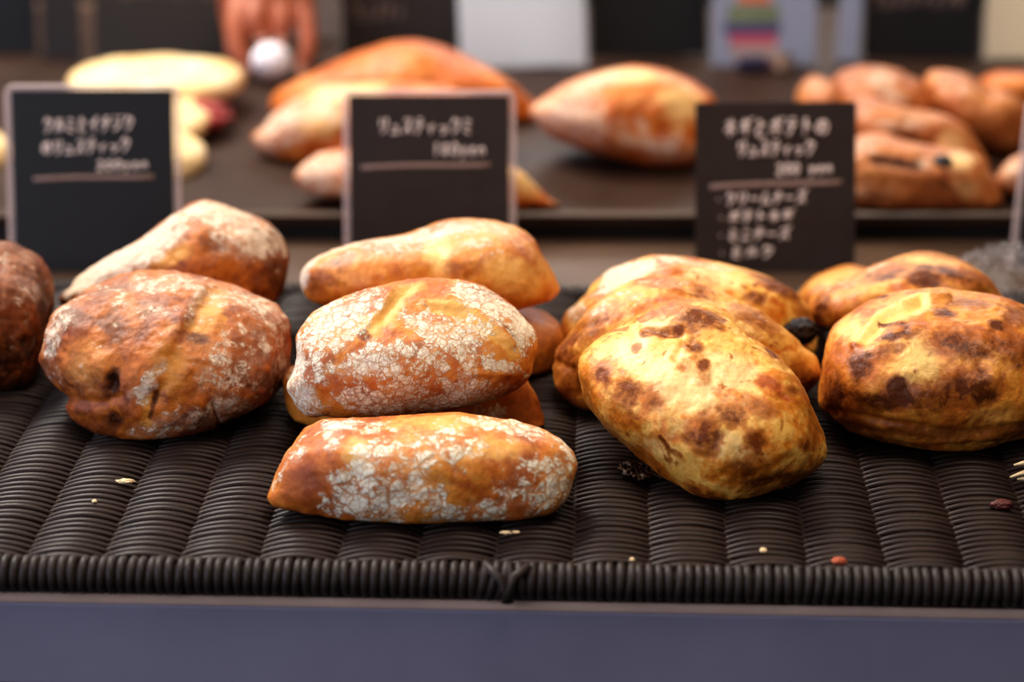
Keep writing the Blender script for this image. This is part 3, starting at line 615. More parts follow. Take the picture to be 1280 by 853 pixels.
   'half': (0.055, 0.045, 0.03),
   'lump': 0.004,
   'marks': [('flour', [(-0.838, 1.709)], 1.436, 0.338, 20, 0.6), ('flour', [(-2.851, 0.686)], 1.689, 0.338, 28, 0.7), ('burn_shade', [(1.052, 1.056)], 0.929, 0.507, 0, 1.1), ('burn_shade', [(2.344, 1.414)], 0.591, 0.253, -20, 1.0),
             ('burn_shade', [(-0.801, 1.043)], 0.929, 0.211, 20, 0.7), ('burn_shade', [(-4.017, -0.759)], 0.507, 0.76, 0, 0.9), ('burn_shade', [(3.512, 1.018)], 0.845, 0.422, -30, 0.5), ('pale', [(0.793, 2.001)], 1.689, 0.338, 0, 0.6),
             ('pale', [(-1.18, 0.439)], 1.267, 0.591, 25, 0.6)],
   'outline': [(-4.795, -0.255), (-4.08, 0.37), (-2.862, 0.895), (-2.059, 1.354), (-1.355, 1.725), (-0.61, 2.055), (0.32, 2.364), (1.155, 2.502), (2.085, 2.378), (2.941, 2.151), (3.653, 1.772), (4.209, 1.386), (4.7, 0.914),
               (5.198, 0.028), (5.047, -0.893), (3.055, -1.75), (-1.045, -1.979), (-3.54, -1.866), (-4.613, -1.295)],
   'seed': 75}),
 ('S3', 'bread_loaf', 'blistered', 'small golden loaf end showing at the rear between the right middle and right piles', 'bread', 'cheese loaves at the right of the woven tray', 60,
  {'at': (0.1902, 1.262, 0.0037),
   'floor': 0.0,
   'front': (-0.1415, -0.9385, 0.3148),
   'half': (0.04, 0.038, 0.026),
   'lump': 0.003,
   'marks': [('pale', [(-1.452, 1.079)], 1.78, 0.534, 15, 0.6), ('burn_shade', [(-1.813, -0.484)], 0.89, 0.623, 0, 0.5)],
   'outline': [(-3.225, 0.289), (-2.55, 1.116), (-1.483, 1.695), (-0.447, 1.963), (0.654, 1.748), (2.466, 1.172), (3.393, -0.015), (3.016, -1.131), (0.432, -1.654), (-2.2, -1.519), (-3.12, -0.679)],
   'seed': 79}),
 ('T1', 'bread_loaf', 'orange', 'long glossy orange loaf at the back of the middle rear pile', 'bread', 'breads on the rear tray', 56,
  {'at': (-0.0715, 1.69, 0.0194),
   'burn_shade': 0.02,
   'floor': 0.0025,
   'front': (0.0411, -0.9713, 0.2342),
   'half': (0.115, 0.04, 0.028),
   'lump': 0.004,
   'marks': [('pale', [(-0.252, 2.389)], 3.454, 0.576, 0, 0.26)],
   'outline': [(-10.108, -0.638), (-9.406, 0.32), (-6.535, 1.654), (-4.813, 2.375), (-2.522, 3.147), (-0.235, 3.523), (2.043, 3.162), (4.317, 2.176), (6.594, 0.903), (8.302, -0.424), (9.554, -1.693), (9.2, -2.719),
               (4.827, -3.359), (-0.908, -3.412), (-6.618, -2.951), (-9.733, -1.779)],
   'seed': 83}),
 ('T2', 'bread_loaf', 'orange', 'pale-ended floured orange loaf in the middle of the middle rear pile', 'bread', 'breads on the rear tray', 56,
  {'at': (-0.0859, 1.578, 0.0212),
   'floor': 0.0025,
   'front': (0.0527, -0.9671, 0.2487),
   'half': (0.095, 0.036, 0.026),
   'lump': 0.004,
   'marks': [('flour', [(-7.224, -0.009)], 1.944, 1.62, 30, 1.05), ('flour', [(-4.264, 1.019)], 2.159, 1.08, 0, 0.6), ('pale', [(-3.165, 2.498)], 3.239, 0.756, 0, 1.5), ('pale', [(-4.275, 0.485)], 2.159, 1.404, 0, 0.9),
             ('flour', [(-3.165, 2.498)], 2.159, 0.432, 0, 0.525), ('bump', [(-4.308, -1.118), (-2.151, -0.345)], 0.54, 0, 0, -2)],
   'outline': [(-8.813, -0.628), (-8.236, 0.112), (-7.198, 1.164), (-5.949, 2.16), (-4.173, 2.83), (-2.086, 2.964), (1.126, 2.977), (4.874, 2.502), (7.545, 1.291), (8.275, -0.488), (6.954, -2.349), (1.019, -3.069),
               (-3.275, -3.007), (-6.213, -2.643), (-8.063, -1.707)],
   'seed': 86}),
 ('T3', 'bread_loaf', 'orange', 'floured loaf with both ends showing beside the middle price card', 'bread', 'breads on the rear tray', 56,
  {'at': (-0.0526, 1.462, 0.018),
   'floor': 0.0025,
   'front': (0.0346, -0.9624, 0.2692),
   'half': (0.1, 0.032, 0.024),
   'lump': 0.003,
   'marks': [('flour', [(-6.746, 0.415)], 2.01, 1.809, 0, 1.125), ('pale', [(5.766, -0.206)], 1.508, 0.804, -30, 0.98), ('flour', [(7.762, -1.88)], 0.503, 0.402, 0, 0.45)],
   'outline': [(-8.345, 0.28), (-7.834, 1.074), (-6.575, 1.81), (-5.374, 1.998), (-1.724, 2.214), (2.277, 1.977), (5.273, 0.75), (6.818, -0.517), (7.866, -1.48), (8.162, -2.085), (6.751, -2.422), (3.235, -2.235), (-1.778, -1.984),
               (-5.174, -1.449), (-7.17, -1.179), (-8.059, -0.571)],
   'seed': 89}),
 ('T4', 'bread_loaf', 'orange', 'pointed orange loaf with a floured front face, alone right of the middle price card', 'bread', 'breads on the rear tray', 60,
  {'at': (0.0745, 1.565, 0.0289),
   'floor': 0.0025,
   'front': (-0.0461, -0.9681, 0.2463),
   'half': (0.075, 0.045, 0.034),
   'lump': 0.004,
   'marks': [('flour', [(-4.264, 0.48)], 2.674, 0.963, 10, 0.85), ('flour', [(-2.119, -0.555)], 3.209, 1.391, -8, 0.714), ('flour', [(-2.162, 2.358)], 2.674, 0.642, 15, 0.85),
             ('flour', [(2.688, -1.824)], 2.674, 0.963, -10, 0.595), ('pale', [(-0.046, 2.909)], 2.674, 0.535, 0, 1.12), ('pale', [(3.697, 1.101)], 1.605, 1.605, 0, 0.84),
             ('bump', [(-4.804, 1.004), (-0.034, 2.117), (5.282, 1.384)], 0.749, 0, 0, 1.5)],
   'outline': [(-6.24, 0.776), (-5.238, 1.582), (-3.284, 2.684), (-1.115, 3.336), (0.499, 3.623), (2.119, 3.461), (3.663, 3.002), (4.944, 2.436), (6.022, 1.445), (5.943, 0.07), (5.549, -1.524), (4.725, -2.86), (3.775, -3.191),
               (2.073, -3.159), (-0.117, -2.682), (-2.844, -1.998), (-4.856, -1.119), (-5.963, -0.07)],
   'seed': 93}),
 ('U1', 'bread_loaf', 'filled', 'orange filled loaf with a floured streak, at the back of the right rear pile', 'bread', 'breads on the rear tray', 56,
  {'at': (0.2572, 1.62, 0.0251),
   'floor': 0.0025,
   'front': (-0.1523, -0.9592, 0.238),
   'half': (0.05, 0.04, 0.03),
   'lump': 0.004,
   'marks': [('flour', [(-0.24, 1.468)], 1.006, 0.894, -40, 1.05), ('flour', [(0.631, 0.407)], 0.782, 0.559, 0, 0.7), ('burn_shade', [(-2.716, 1.926)], 0.894, 0.559, 0, 0.1)],
   'outline': [(-3.793, 1.613), (-3.008, 2.298), (-1.664, 2.674), (-0.03, 2.623), (1.626, 2.082), (2.751, 1.304), (3.634, -0.026), (3.994, -1.651), (2.446, -3.082), (-0.297, -2.644), (-2.548, -1.359), (-3.723, 0.244)],
   'seed': 97}),
 ('U2', 'bread_loaf', 'filled', 'filled loaf with seeds along its crease, in the middle of the right rear pile', 'bread', 'breads on the rear tray', 56,
  {'at': (0.2641, 1.535, 0.0268),
   'floor': 0.0025,
   'front': (-0.1642, -0.9545, 0.2488),
   'half': (0.058, 0.036, 0.03),
   'lump': 0.004,
   'marks': [('flour', [(-0.296, 0.665)], 1.383, 0.479, 0, 0.7), ('flour', [(-1.845, 0.6)], 0.958, 0.426, 0, 0.49), ('burn_shade', [(-1.557, 0.09), (-0.246, -0.219), (0.814, -0.695)], 0.319, 0, 0, 1.0),
             ('pale', [(2.35, -0.524)], 0.958, 0.851, 0, 0.96)],
   'outline': [(-4.607, 1.687), (-4.116, 2.23), (-3.246, 2.474), (-1.93, 2.109), (-0.352, 1.653), (1.463, 1.468), (3.043, 0.806), (4.142, -0.446), (4.79, -1.873), (3.247, -2.672), (0.397, -2.437), (-2.232, -1.77),
               (-4.135, -0.282)],
   'seed': 101}),
 ('U3', 'bread_loaf', 'filled', 'smooth brown roll at the right of the right rear pile', 'bread', 'breads on the rear tray', 56,
  {'at': (0.3162, 1.6, 0.0256),
   'burn_shade': 0.06,
   'floor': 0.0025,
   'front': (-0.1883, -0.9526, 0.239),
   'half': (0.05, 0.04, 0.032),
   'lump': 0.003,
   'marks': [('flour', [(-1.563, 1.823)], 1.667, 0.667, -20, 0.35)],
   'outline': [(-3.723, 1.997), (-3.228, 2.669), (-2.16, 2.77), (-0.804, 2.506), (0.852, 1.662), (2.48, 1.196), (3.61, 0.171), (3.736, -1.713), (3.014, -2.832), (1.69, -2.953), (0.034, -2.168), (-1.657, -0.893), (-3.083, 0.398)],
   'seed': 104}),
 ('U4', 'bread_loaf', 'orange', 'small orange roll behind the smooth brown roll at the right edge', 'bread', 'breads on the rear tray', 40,
  {'at': (0.3589, 1.705, 0.017),
   'burn_shade': 0.1,
   'floor': 0.0025,
   'front': (-0.2005, -0.9525, 0.2291),
   'half': (0.03, 0.034, 0.02),
   'lump': 0.003,
   'marks': [],
   'outline': [(-2.272, 0.006), (-1.594, 0.901), (0.082, 1.267), (2.08, 0.96), (2.722, -0.155), (1.667, -1.182), (-0.599, -1.18)],
   'seed': 107}),
 ('U5', 'bread_loaf', 'filled', 'pale loaf end beside the price card at the right edge', 'bread', 'breads on the rear tray', 40,
  {'at': (0.3219, 1.475, 0.017),
   'floor': 0.0025,
   'front': (-0.2058, -0.9429, 0.2621),
   'half': (0.022, 0.028, 0.022),
   'lump': 0.003,
   'marks': [('flour', [(-0.353, 0.081)], 1.553, 1.346, 0, 0.7)],
   'outline': [(-1.551, -0.544), (-1.081, 0.545), (-0.189, 1.251), (1.036, 1.42), (1.735, -0.052), (0.834, -1.265), (-0.846, -1.364)],
   'seed': 109}),
 ('U6', 'bread_loaf', 'filled', 'pinkish filled loaf end showing above the rightmost brown price card', 'bread', 'breads on the rear tray', 40,
  {'at': (0.228, 1.66, 0.0186),
   'floor': 0.0025,
   'front': (-0.1322, -0.9625, 0.2368),
   'half': (0.032, 0.036, 0.022),
   'lump': 0.003,
   'marks': [('flour', [(-0.877, 0.868)], 1.712, 0.685, 0, 0.4)],
   'outline': [(-2.804, 0.133), (-2.454, 1.098), (-1.755, 1.737), (-0.91, 1.595), (-0.054, 1.174), (1.359, 0.772), (2.507, 0.026), (2.123, -1.275), (-0.764, -1.653), (-2.475, -0.979)],
   'seed': 111}),
 ('U7', 'bread_loaf', 'filled', 'filled loaf with dark raisin and nuts, in front of the right rear pile', 'bread', 'breads on the rear tray', 60,
  {'at': (0.2546, 1.463, 0.0208),
   'floor': 0.0025,
   'front': (-0.1654, -0.9503, 0.2638),
   'half': (0.056, 0.036, 0.028),
   'lump': 0.004,
   'marks': [('burn_shade', [(-2.818, 0.674), (-1.422, 0.586), (-0.023, 0.399)], 0.357, 0, 0, 0.9), ('flour', [(0.308, 0.664)], 0.509, 0.458, 0, 0.98), ('pale', [(2.514, 0.914)], 1.019, 0.713, 0, 1.04),
             ('flour', [(-3.471, 1.648)], 1.324, 0.509, 0, 0.56), ('flour', [(-2.805, -1.334)], 2.038, 0.713, 0, 0.42), ('burn_shade', [(1.618, -0.625)], 0.713, 0.306, -30, 0.6), ('pale', [(2.861, -0.817)], 1.019, 0.815, 0, 0.52),
             ('bump', [(-3.011, 0.564), (0.082, 0.304)], 0.408, 0, 0, -1.8)],
   'outline': [(-5.394, 0.306), (-4.715, 1.593), (-3.753, 2.237), (-2.272, 2.451), (-0.257, 1.889), (1.976, 1.688), (3.724, 1.217), (4.791, -0.228), (5.305, -1.45), (4.659, -2.129), (1.722, -2.422), (-2.235, -2.614),
               (-4.487, -2.522), (-5.403, -1.356)],
   'seed': 114})]:
    LOAVES[key] = loaf(name, kind, label, cat, group, d, n)

def child_blob(key, name, mat, at, r, seed=1, amp=.3):
    L = LOAVES[key].location
    return wrinkled_blob(name, mat, (at[0] - L.x, at[1] - L.y, at[2] - L.z), r, LOAVES[key], seed, amp)
for key, at, r, sd in [('R3', (0.1455, 1.15, 0.0251), (0.0085, 0.006, 0.0065), 3), ('U7', (0.2641, 1.435, 0.0342), (0.0065, 0.005, 0.0055), 5)]:
    child_blob(key, 'raisin', MAT['raisin'], at, r, sd)

# lacy scorched cheese that ran out under the front cheese loaf
def lacy(name, key, at, sx, sy, seed):
    n = 44; L = LOAVES[key].location
    g = np.linspace(-1, 1, n); gx, gy = np.meshgrid(g, g, indexing='ij')
    p = np.stack([gx.ravel(), gy.ravel(), np.zeros(n * n)], 1)
    nz = fbm(p * 2.4 + seed, seed, 3); hole = fbm(p * 6.0 + seed, seed + 3, 2)
    z = .0016 + .0022 * (nz + .5)
    v = np.stack([p[:, 0] * sx, p[:, 1] * sy, z], 1)
    rr = np.hypot(p[:, 0], p[:, 1]) + .45 * nz
    keep = (rr < .85) & (hole > -.18)
    fs = []
    for i in range(n - 1):
        for j in range(n - 1):
            q = (i * n + j, (i + 1) * n + j, (i + 1) * n + j + 1, i * n + j + 1)
            if all(keep[k] for k in q): fs.append(q)
    used = sorted({k for f in fs for k in f}); mp = {k: i for i, k in enumerate(used)}
    o = mesh_obj(name, v[used], [tuple(mp[k] for k in f) for f in fs], MAT['crisp'], LOAVES[key], True, (at[0] - L.x, at[1] - L.y, at[2] - L.z))
    md = o.modifiers.new('thick', 'SOLIDIFY'); md.thickness = .0012
    tag(o, 'lacy dark scorched cheese')
    return o
lacy('cheese_crisp', 'R1', (0.0594, 1.0241, 0.0000), .013, .013, 4)

# ------------------------------------------------------------------ flat breads at the left of the rear tray
def disc_bread(key, label, at, rx, ry, h, tilt, seed, filled=False):
    dirs, faces = _CS.setdefault(40, cube_sphere(40))
    r = (np.abs(dirs[:, 0] / rx) ** 2 + np.abs(dirs[:, 1] / ry) ** 2)
    rr = (r ** 1.5 + np.abs(dirs[:, 2] / h) ** 3) ** (-1 / 3)
    P = dirs * rr[:, None]
    P[:, 2] += .003 * fbm(P / .03 + seed, seed, 2)
    P += dirs * (.0012 * fbm(P / .01 + seed, seed + 3, 2))[:, None]
    Rm = np.array(Euler([math.radians(q) for q in tilt]).to_matrix())
    P = P @ Rm.T
    o = mesh_obj('flat_bread', P, faces.tolist(), MAT['flat'], None, True, at)
    for k2 in ('flour', 'burn_shade', 'pale'):
        A = o.data.attributes.new(k2, 'FLOAT', 'POINT')
        A.data.foreach_set('value', np.full(len(P), .15 if k2 == 'pale' else 0, np.float32))
    tag(o, label, 'bread', 'flat breads on the rear tray')
    LOAVES[key] = o
    return o
disc_bread('F1', 'round pale cream flat bread on top of the stack behind the left price card', (-0.2558, 1.7000, 0.0229), .063, .060, .012, (0, 0, 0), 3)
disc_bread('F2', 'pale flat bread with red ham sticking out, below the top one of the stack', (-0.2556, 1.6200, 0.0138), .050, .050, .011, (3, 0, 0), 5)
disc_bread('F3', 'golden flat bread lowest in the stack behind the left price card', (-0.2509, 1.5450, 0.0085), .049, .045, .012, (4, 0, 0), 7)
disc_bread('F4', 'pale flat bread cut off by the left edge of the photo', (-0.3647, 1.5600, 0.0050), .030, .040, .016, (0, 8, 0), 9)
child_blob('F2', 'ham_slice', MAT['ham'], (-0.2149, 1.6300, 0.0152), (.020, .026, .0085), 4, .35)

# ------------------------------------------------------------------ woven tray in front
MAT['rattan'] = plain('dark_brown_rattan', srgb(42, 27, 20), .44, .25, 60, .0004, spec=.22)
MAT['rattan_rim'] = plain('rattan_rim', srgb(50, 40, 36), .5, .2, 60, .0003, spec=.25)
MAT['rattan_dark'] = plain('rattan_core', srgb(26, 21, 19), .6)
FL, FR = Vector((-0.2159, 0.9282, -0.0060)), Vector((0.2129, 0.9133, -0.0060))
ang = math.atan2(FR.y - FL.y, FR.x - FL.x)
TC = Vector(((FL.x + FR.x) / 2, (FL.y + FR.y) / 2, 0))
W, DEP = .78, .372
tray = empty('woven_tray', (TC.x, TC.y, 0), 'dark brown woven rattan tray with a wrapped rim carrying the front loaves', 'tray', rot=(0, 0, ang))
pitch, rows = .00268, int((DEP - .012) / .00268)
bay = .0332; nb = int(W / bay); x0 = -W / 2 + .006 + .0128
xs = np.arange(-W / 2 + .008, W / 2 - .006, bay / 14)
weave = MB(); rng = random.Random(5)
nr = 6
vs_all = []; fs_all = []
for rrow in range(rows):
    y = .009 + rrow * pitch
    s = 1 if rrow % 2 else -1
    ph = (xs - x0) / bay * PI
    w = np.sin(ph)
    jit = rng.uniform(-.0004, .0004); amp = .0033 * rng.uniform(.92, 1.08)
    z = -.0046 + s * amp * np.sign(w) * np.abs(w) ** .8 + .0004 * noise3(np.stack([xs * 30, np.full_like(xs, rrow * .7), np.zeros_like(xs)], 1), 3)
    yy = y + jit + .0006 * noise3(np.stack([xs * 14, np.full_like(xs, rrow * .3), np.zeros_like(xs)], 1), 8)
    base = len(xs) * nr * rrow
    for k in range(nr):
        a = 2 * PI * k / nr + PI / 6
        vs_all.append(np.stack([xs, yy + (.0015 + .0010 * np.abs(w)) * math.cos(a), z + .0015 * math.sin(a)], 1))
    m = len(xs)
    for k in range(nr):
        l = (k + 1) % nr
        i = np.arange(m - 1)
        fs_all.append(np.stack([base + k * m + i, base + k * m + i + 1, base + l * m + i + 1, base + l * m + i], 1))
V = np.concatenate(vs_all); Fq = np.concatenate(fs_all)
wv = mesh_obj('woven_base', V, Fq.tolist(), MAT['rattan'], tray)
stk = MB()
for i in range(nb + 1):
    x = x0 + (i + .5) * bay
    if abs(x) < W / 2 - .004: stk.tube([(x, .004, -.0052), (x, DEP - .004, -.0052)], .0021, 6)
stk.build('stake_rods', MAT['rattan_dark'], tray, True)
mb = MB(); mb.box((0, DEP / 2, -.0125), (W - .01, DEP - .01, .0015)); mb.build('base_board', MAT['rattan_dark'], tray)
def rim(p0, p1, name, knot=None):
    m = MB(); p0 = Vector(p0); p1 = Vector(p1); L = (p1 - p0).length; e = (p1 - p0) / L
    side = Vector((-e.y, e.x, 0)); st = .0041; k = int(L / st)
    m.tube([p0, p1], .0048, 10)
    r2 = random.Random(9)
    for i in range(k):
        c = p0 + e * (i + .5) * st
        sl = r2.uniform(-.05, .12) * st * 4; R = .0062 * r2.uniform(.97, 1.05)
        if knot is not None and abs(c.x - knot) < .010: sl += (.004 if c.x < knot else -.004); R *= 1.07
        pts = []
        for q in range(12):
            a = 2 * PI * q / 12
            pts.append(c + side * (R * math.cos(a)) + Vector((0, 0, R * math.sin(a) * 1.0)) + e * (sl * math.sin(a) * .5))
        m.tube(pts, .0021, 6, closed=True)
    if knot is not None:
        c = Vector((knot, p0.y, p0.z))
        m.tube([c + Vector((-.008, -.002, .0075)), c + Vector((-.002, -.0075, .004)), c + Vector((.001, -.0085, -.003)), c + Vector((.0, -.0075, -.006))], .0021, 6)
        m.tube([c + Vector((.010, -.002, .0075)), c + Vector((.004, -.0075, .005)), c + Vector((.0015, -.009, -.001)), c + Vector((.002, -.0075, -.006))], .0021, 6)
    return m.build(name, MAT['rattan_rim'], tray, True)
rim((-W / 2, 0, -.0054), (W / 2, 0, -.0054), 'front_rim', knot=-0.0012)
rim((-W / 2, DEP, -.0054), (W / 2, DEP, -.0054), 'back_rim')
rim((-W / 2, 0, -.0054), (-W / 2, DEP, -.0054), 'side_rim')
rim((W / 2, 0, -.0054), (W / 2, DEP, -.0054), 'side_rim')

# ------------------------------------------------------------------ counter
MAT['slate'] = plain('slate_blue_paint', srgb(134, 128, 144), .42, .05, 20, .0002, spec=.5)
MAT['edge'] = plain('edge_highlight', srgb(200, 168, 150), .5, .1, 30)  # pale colour paints the highlight along the counter's rounded edge
MAT['wood'] = plain('brown_counter_wood', srgb(86, 64, 48), .5, .15, 8)
MAT['black'] = plain('matt_black', srgb(17, 14, 14), .6, .1)
TZ = -.0145
E0, E1 = Vector((-0.2165, 0.9281, -0.0145)), Vector((0.2131, 0.9111, -0.0145))
ea = math.atan2(E1.y - E0.y, E1.x - E0.x); EC = (E0 + E1) / 2
cnt = empty('display_counter', (EC.x, EC.y, TZ - .75), 'long counter with a slate blue front board under the woven tray', 'counter', rot=(0, 0, ea))
mb = MB(); mb.box((0, .62, .738), (2.4, 1.235, .024)); mb.build('counter_top', MAT['wood'], cnt)
mb = MB(); mb.box((0, .001, .7475), (2.4, .004, .005), bev=.0015); mb.build('edge_highlight_strip', MAT['edge'], cnt)
mb = MB(); mb.box((0, .002, .7265), (2.4, .006, .0385), bev=.001); mb.build('front_board', MAT['slate'], cnt)
mb = MB(); mb.box((0, .1, .345), (2.3, .02, .69)); mb.build('front_panel', MAT['black'], cnt)
for sx in (-1.1, 1.1):
    for sy in (.14, 1.18):
        mb = MB(); mb.box((sx, sy, .363), (.05, .05, .726), bev=.004); mb.build('leg', MAT['black'], cnt)

# ------------------------------------------------------------------ rear tray
MAT['tray_brown'] = plain('brown_tray_board', srgb(56, 38, 29), .5, .12, 25, .0002, spec=.2)
MAT['tray_rim'] = plain('tray_rim', srgb(96, 74, 60), .45, .1, 30)
RF = Vector((0.0000, 1.4300, 0.0035))
rt = empty('display_tray', (0, RF.y, TZ), 'flat brown display tray behind the price cards holding the rear row of breads', 'tray')
mb = MB(); mb.box((0, .315, RF.z - TZ - .004), (1.5, .63, .006), bev=.001); mb.build('tray_board', MAT['tray_brown'], rt)
mb = MB(); mb.box((0, .003, RF.z - TZ - .002), (1.5, .006, .006), bev=.002); mb.build('tray_lip', MAT['tray_rim'], rt)
mb = MB(); mb.box((0, .012, (RF.z - TZ - .007) / 2), (1.48, .012, RF.z - TZ - .007)); mb.build('tray_front', MAT['black'], rt)
mb = MB(); mb.box((0, .615, (RF.z - TZ - .007) / 2), (1.48, .012, RF.z - TZ - .007)); mb.build('tray_back', MAT['black'], rt)
TRZ = RF.z - .001

# ------------------------------------------------------------------ price cards
GL = {
'ku': [[(.4,1),(.15,.6)], [(.35,.8),(.85,.8),(.7,.4),(.3,0)]], 'ru': [[(.3,.9),(.3,.5),(.1,.05)], [(.6,.95),(.6,.1),(.95,.45)]],
'mi': [[(.2,.9),(.8,.75)], [(.2,.55),(.75,.42)], [(.15,.25),(.8,.02)]], 'to_h': [[(.35,.95),(.4,.55)], [(.8,.7),(.3,.45),(.2,.2),(.35,.02),(.85,.05)]],
'i': [[(.8,1),(.5,.65),(.1,.45)], [(.55,.68),(.55,0)]], 'chi': [[(.8,.95),(.3,.85)], [(.05,.6),(.95,.6)], [(.55,.88),(.55,.4),(.25,0)]],
'ji': [[(.15,.95),(.4,.82)], [(.1,.65),(.35,.52)], [(.15,.05),(.6,.25),(.9,.65)], [(.7,.98),(.78,.85)], [(.85,1),(.93,.88)]],
'no': [[(.5,.8),(.4,.3),(.2,.15),(.08,.4),(.2,.75),(.55,.85),(.88,.65),(.85,.25),(.55,.05)]],
'ri': [[(.25,.95),(.25,.4)], [(.75,1),(.75,.4),(.4,0)]], 'yu': [[(.2,.5),(.65,.5),(.6,.08)], [(.05,.08),(.95,.08)]],
'su': [[(.15,.9),(.8,.9),(.55,.45),(.1,.05)], [(.55,.45),(.9,.05)]], 'te': [[(.25,.95),(.75,.95)], [(.05,.65),(.95,.65)], [(.55,.65),(.5,.3),(.25,0)]],
'xi': [[(.7,.6),(.2,.3)], [(.48,.45),(.48,0)]], 'tsu': [[(.15,.5),(.22,.35)], [(.42,.55),(.5,.38)], [(.85,.55),(.75,.2),(.35,0)]],
'ne': [[(.5,1),(.55,.88)], [(.15,.78),(.8,.78),(.1,.3)], [(.5,.55),(.5,0)], [(.6,.42),(.9,.25)]],
'gi': [[(.1,.75),(.8,.82)], [(.05,.42),(.9,.5)], [(.4,1),(.6,0)], [(.8,1.05),(.86,.92)], [(.93,1.08),(1,.95)]],
'po': [[(.1,.75),(.85,.75)], [(.48,1),(.48,0),(.38,.08)], [(.28,.5),(.1,.2)], [(.68,.5),(.88,.2)], [(.92,1.05),(.99,.98),(.92,.91),(.85,.98),(.92,1.05)]],
'to': [[(.35,1),(.35,0)], [(.38,.6),(.85,.4)]], '-': [[(.05,.5),(.95,.5)]], 'mu': [[(.5,.95),(.15,.1),(.85,.15)], [(.65,.4),(.95,0)]],
'zu': [[(.15,.9),(.8,.9),(.55,.45),(.1,.05)], [(.55,.45),(.9,.05)], [(.8,1.1),(.86,.97)], [(.93,1.13),(1,1)]],
'ni': [[(.2,.8),(.8,.8)], [(.05,.15),(.95,.15)]], '.': [[(.45,.45),(.55,.5)]], ' ': [],
'0': [[(.5,1),(.2,.7),(.2,.3),(.5,0),(.8,.3),(.8,.7),(.5,1)]], '1': [[(.4,.85),(.55,1),(.5,0)]],
'2': [[(.15,.75),(.4,1),(.75,.8),(.6,.45),(.1,0),(.35,.12),(.9,.02)]], '8': [[(.7,.9),(.3,.8),(.35,.6),(.7,.35),(.5,.02),(.25,.2),(.6,.6),(.7,.9)]],
'y': [[(.15,.65),(.45,.2)], [(.8,.65),(.35,-.3)]], 'e': [[(.2,.35),(.75,.4),(.5,.65),(.2,.4),(.35,.02),(.8,.12)]], 'n': [[(.2,.6),(.2,.02)], [(.2,.4),(.55,.62),(.75,.4),(.78,.02)]],
}
SMALL = {'yu', 'xi', 'tsu'}
RUST = ['ri', 'yu', 'su', 'te', 'xi', 'tsu', 'ku']
MAT['chalk'] = plain('chalk_marker', srgb(236, 212, 198), .9, .15, 300)
MAT['chalk_dim'] = plain('worn_chalk_marker', srgb(150, 122, 110), .9, .15, 300)
MAT['card_black'] = plain('black_card', srgb(30, 27, 26), .5, .1, 60, spec=.4)
MAT['card_brown'] = plain('brown_black_card', srgb(52, 41, 36), .5, .1, 60, spec=.4)
def clear_plastic(name, col, alpha, rough):
    t = NT(name)
    return t.finish(Base_Color=col, Alpha=alpha, Roughness=rough, Specular_IOR_Level=.6)
MAT['plastic'] = clear_plastic('clear_card_holder', srgb(225, 205, 200), .34, .2)
MAT['plastic_edge'] = clear_plastic('card_holder_edge', srgb(232, 210, 205), .55, .25)

def strokes(mb, glyph, ox, oy, w, h, sh, r):
    for pl in GL[glyph]:
        pts = [(ox + (p[0] + sh * (p[1] - .5)) * w, oy + p[1] * h) for p in pl]
        dense = []
        for i in range(len(pts) - 1):
            for t in (0, .5): dense.append((pts[i][0] + (pts[i + 1][0] - pts[i][0]) * t, pts[i][1] + (pts[i + 1][1] - pts[i][1]) * t))
        dense.append(pts[-1])
        mb.tube([(x, 0, z) for x, z in dense], r, 5)

def write(card, lines, rule, mat, r, wd, hg):
    """lines: (glyphs, x0, x1, baseline y, glyph height) in card fractions"""
    mb = MB(); rg = random.Random(len(lines) * 7 + 1)
    for gl, xa, xb, yb, gh, slope in lines:
        n = len(gl); cw = (xb - xa) * wd / n
        for i, g in enumerate(gl):
            k = .75 if g in SMALL else 1.0
            strokes(mb, g, (xa - .5) * wd + i * cw + cw * .06, yb * hg + slope * i * cw + rg.uniform(-.02, .02) * gh * hg, cw * .86, gh * hg * (1.0 if g in SMALL else 1.0), .12, r)
    o = mb.build('lettering', mat, card, True, (0, -.0008, 0))
    if rule:
        m2 = MB(); xa, xb, ya, yb2, rr = rule
        pts = [((xa + (xb - xa) * t - .5) * wd, 0, (ya + (yb2 - ya) * t + .004 * math.sin(t * 5)) * hg) for t in np.linspace(0, 1, 9)]
        m2.tube(pts, rr, 6); u = m2.build('underline', MAT['chalk_dim'], card, True, (0, -.0009, 0))
        for v in u.data.vertices: v.co.y *= .25
    for v in o.data.vertices: v.co.y *= .3
    return o

def rounded_plate(w, h, t, r):
    pts = []
    for cx, cz, a0 in ((w/2-r, h-r, 0), (-w/2+r, h-r, 90), (-w/2+.001, .001, 180), (w/2-.001, .001, 270)):
        rr = r if a0 < 180 else .001
        for k in range(6):
            a = math.radians(a0 + k * 18); pts.append((cx + rr * math.cos(a), cz + rr * math.sin(a)))
    n = len(pts)
    vs = [(x, -t / 2, z) for x, z in pts] + [(x, t / 2, z) for x, z in pts]
    fs = [tuple(range(n - 1, -1, -1)), tuple(range(n, 2 * n))] + [(i, (i + 1) % n, n + (i + 1) % n, n + i) for i in range(n)]
    return vs, fs

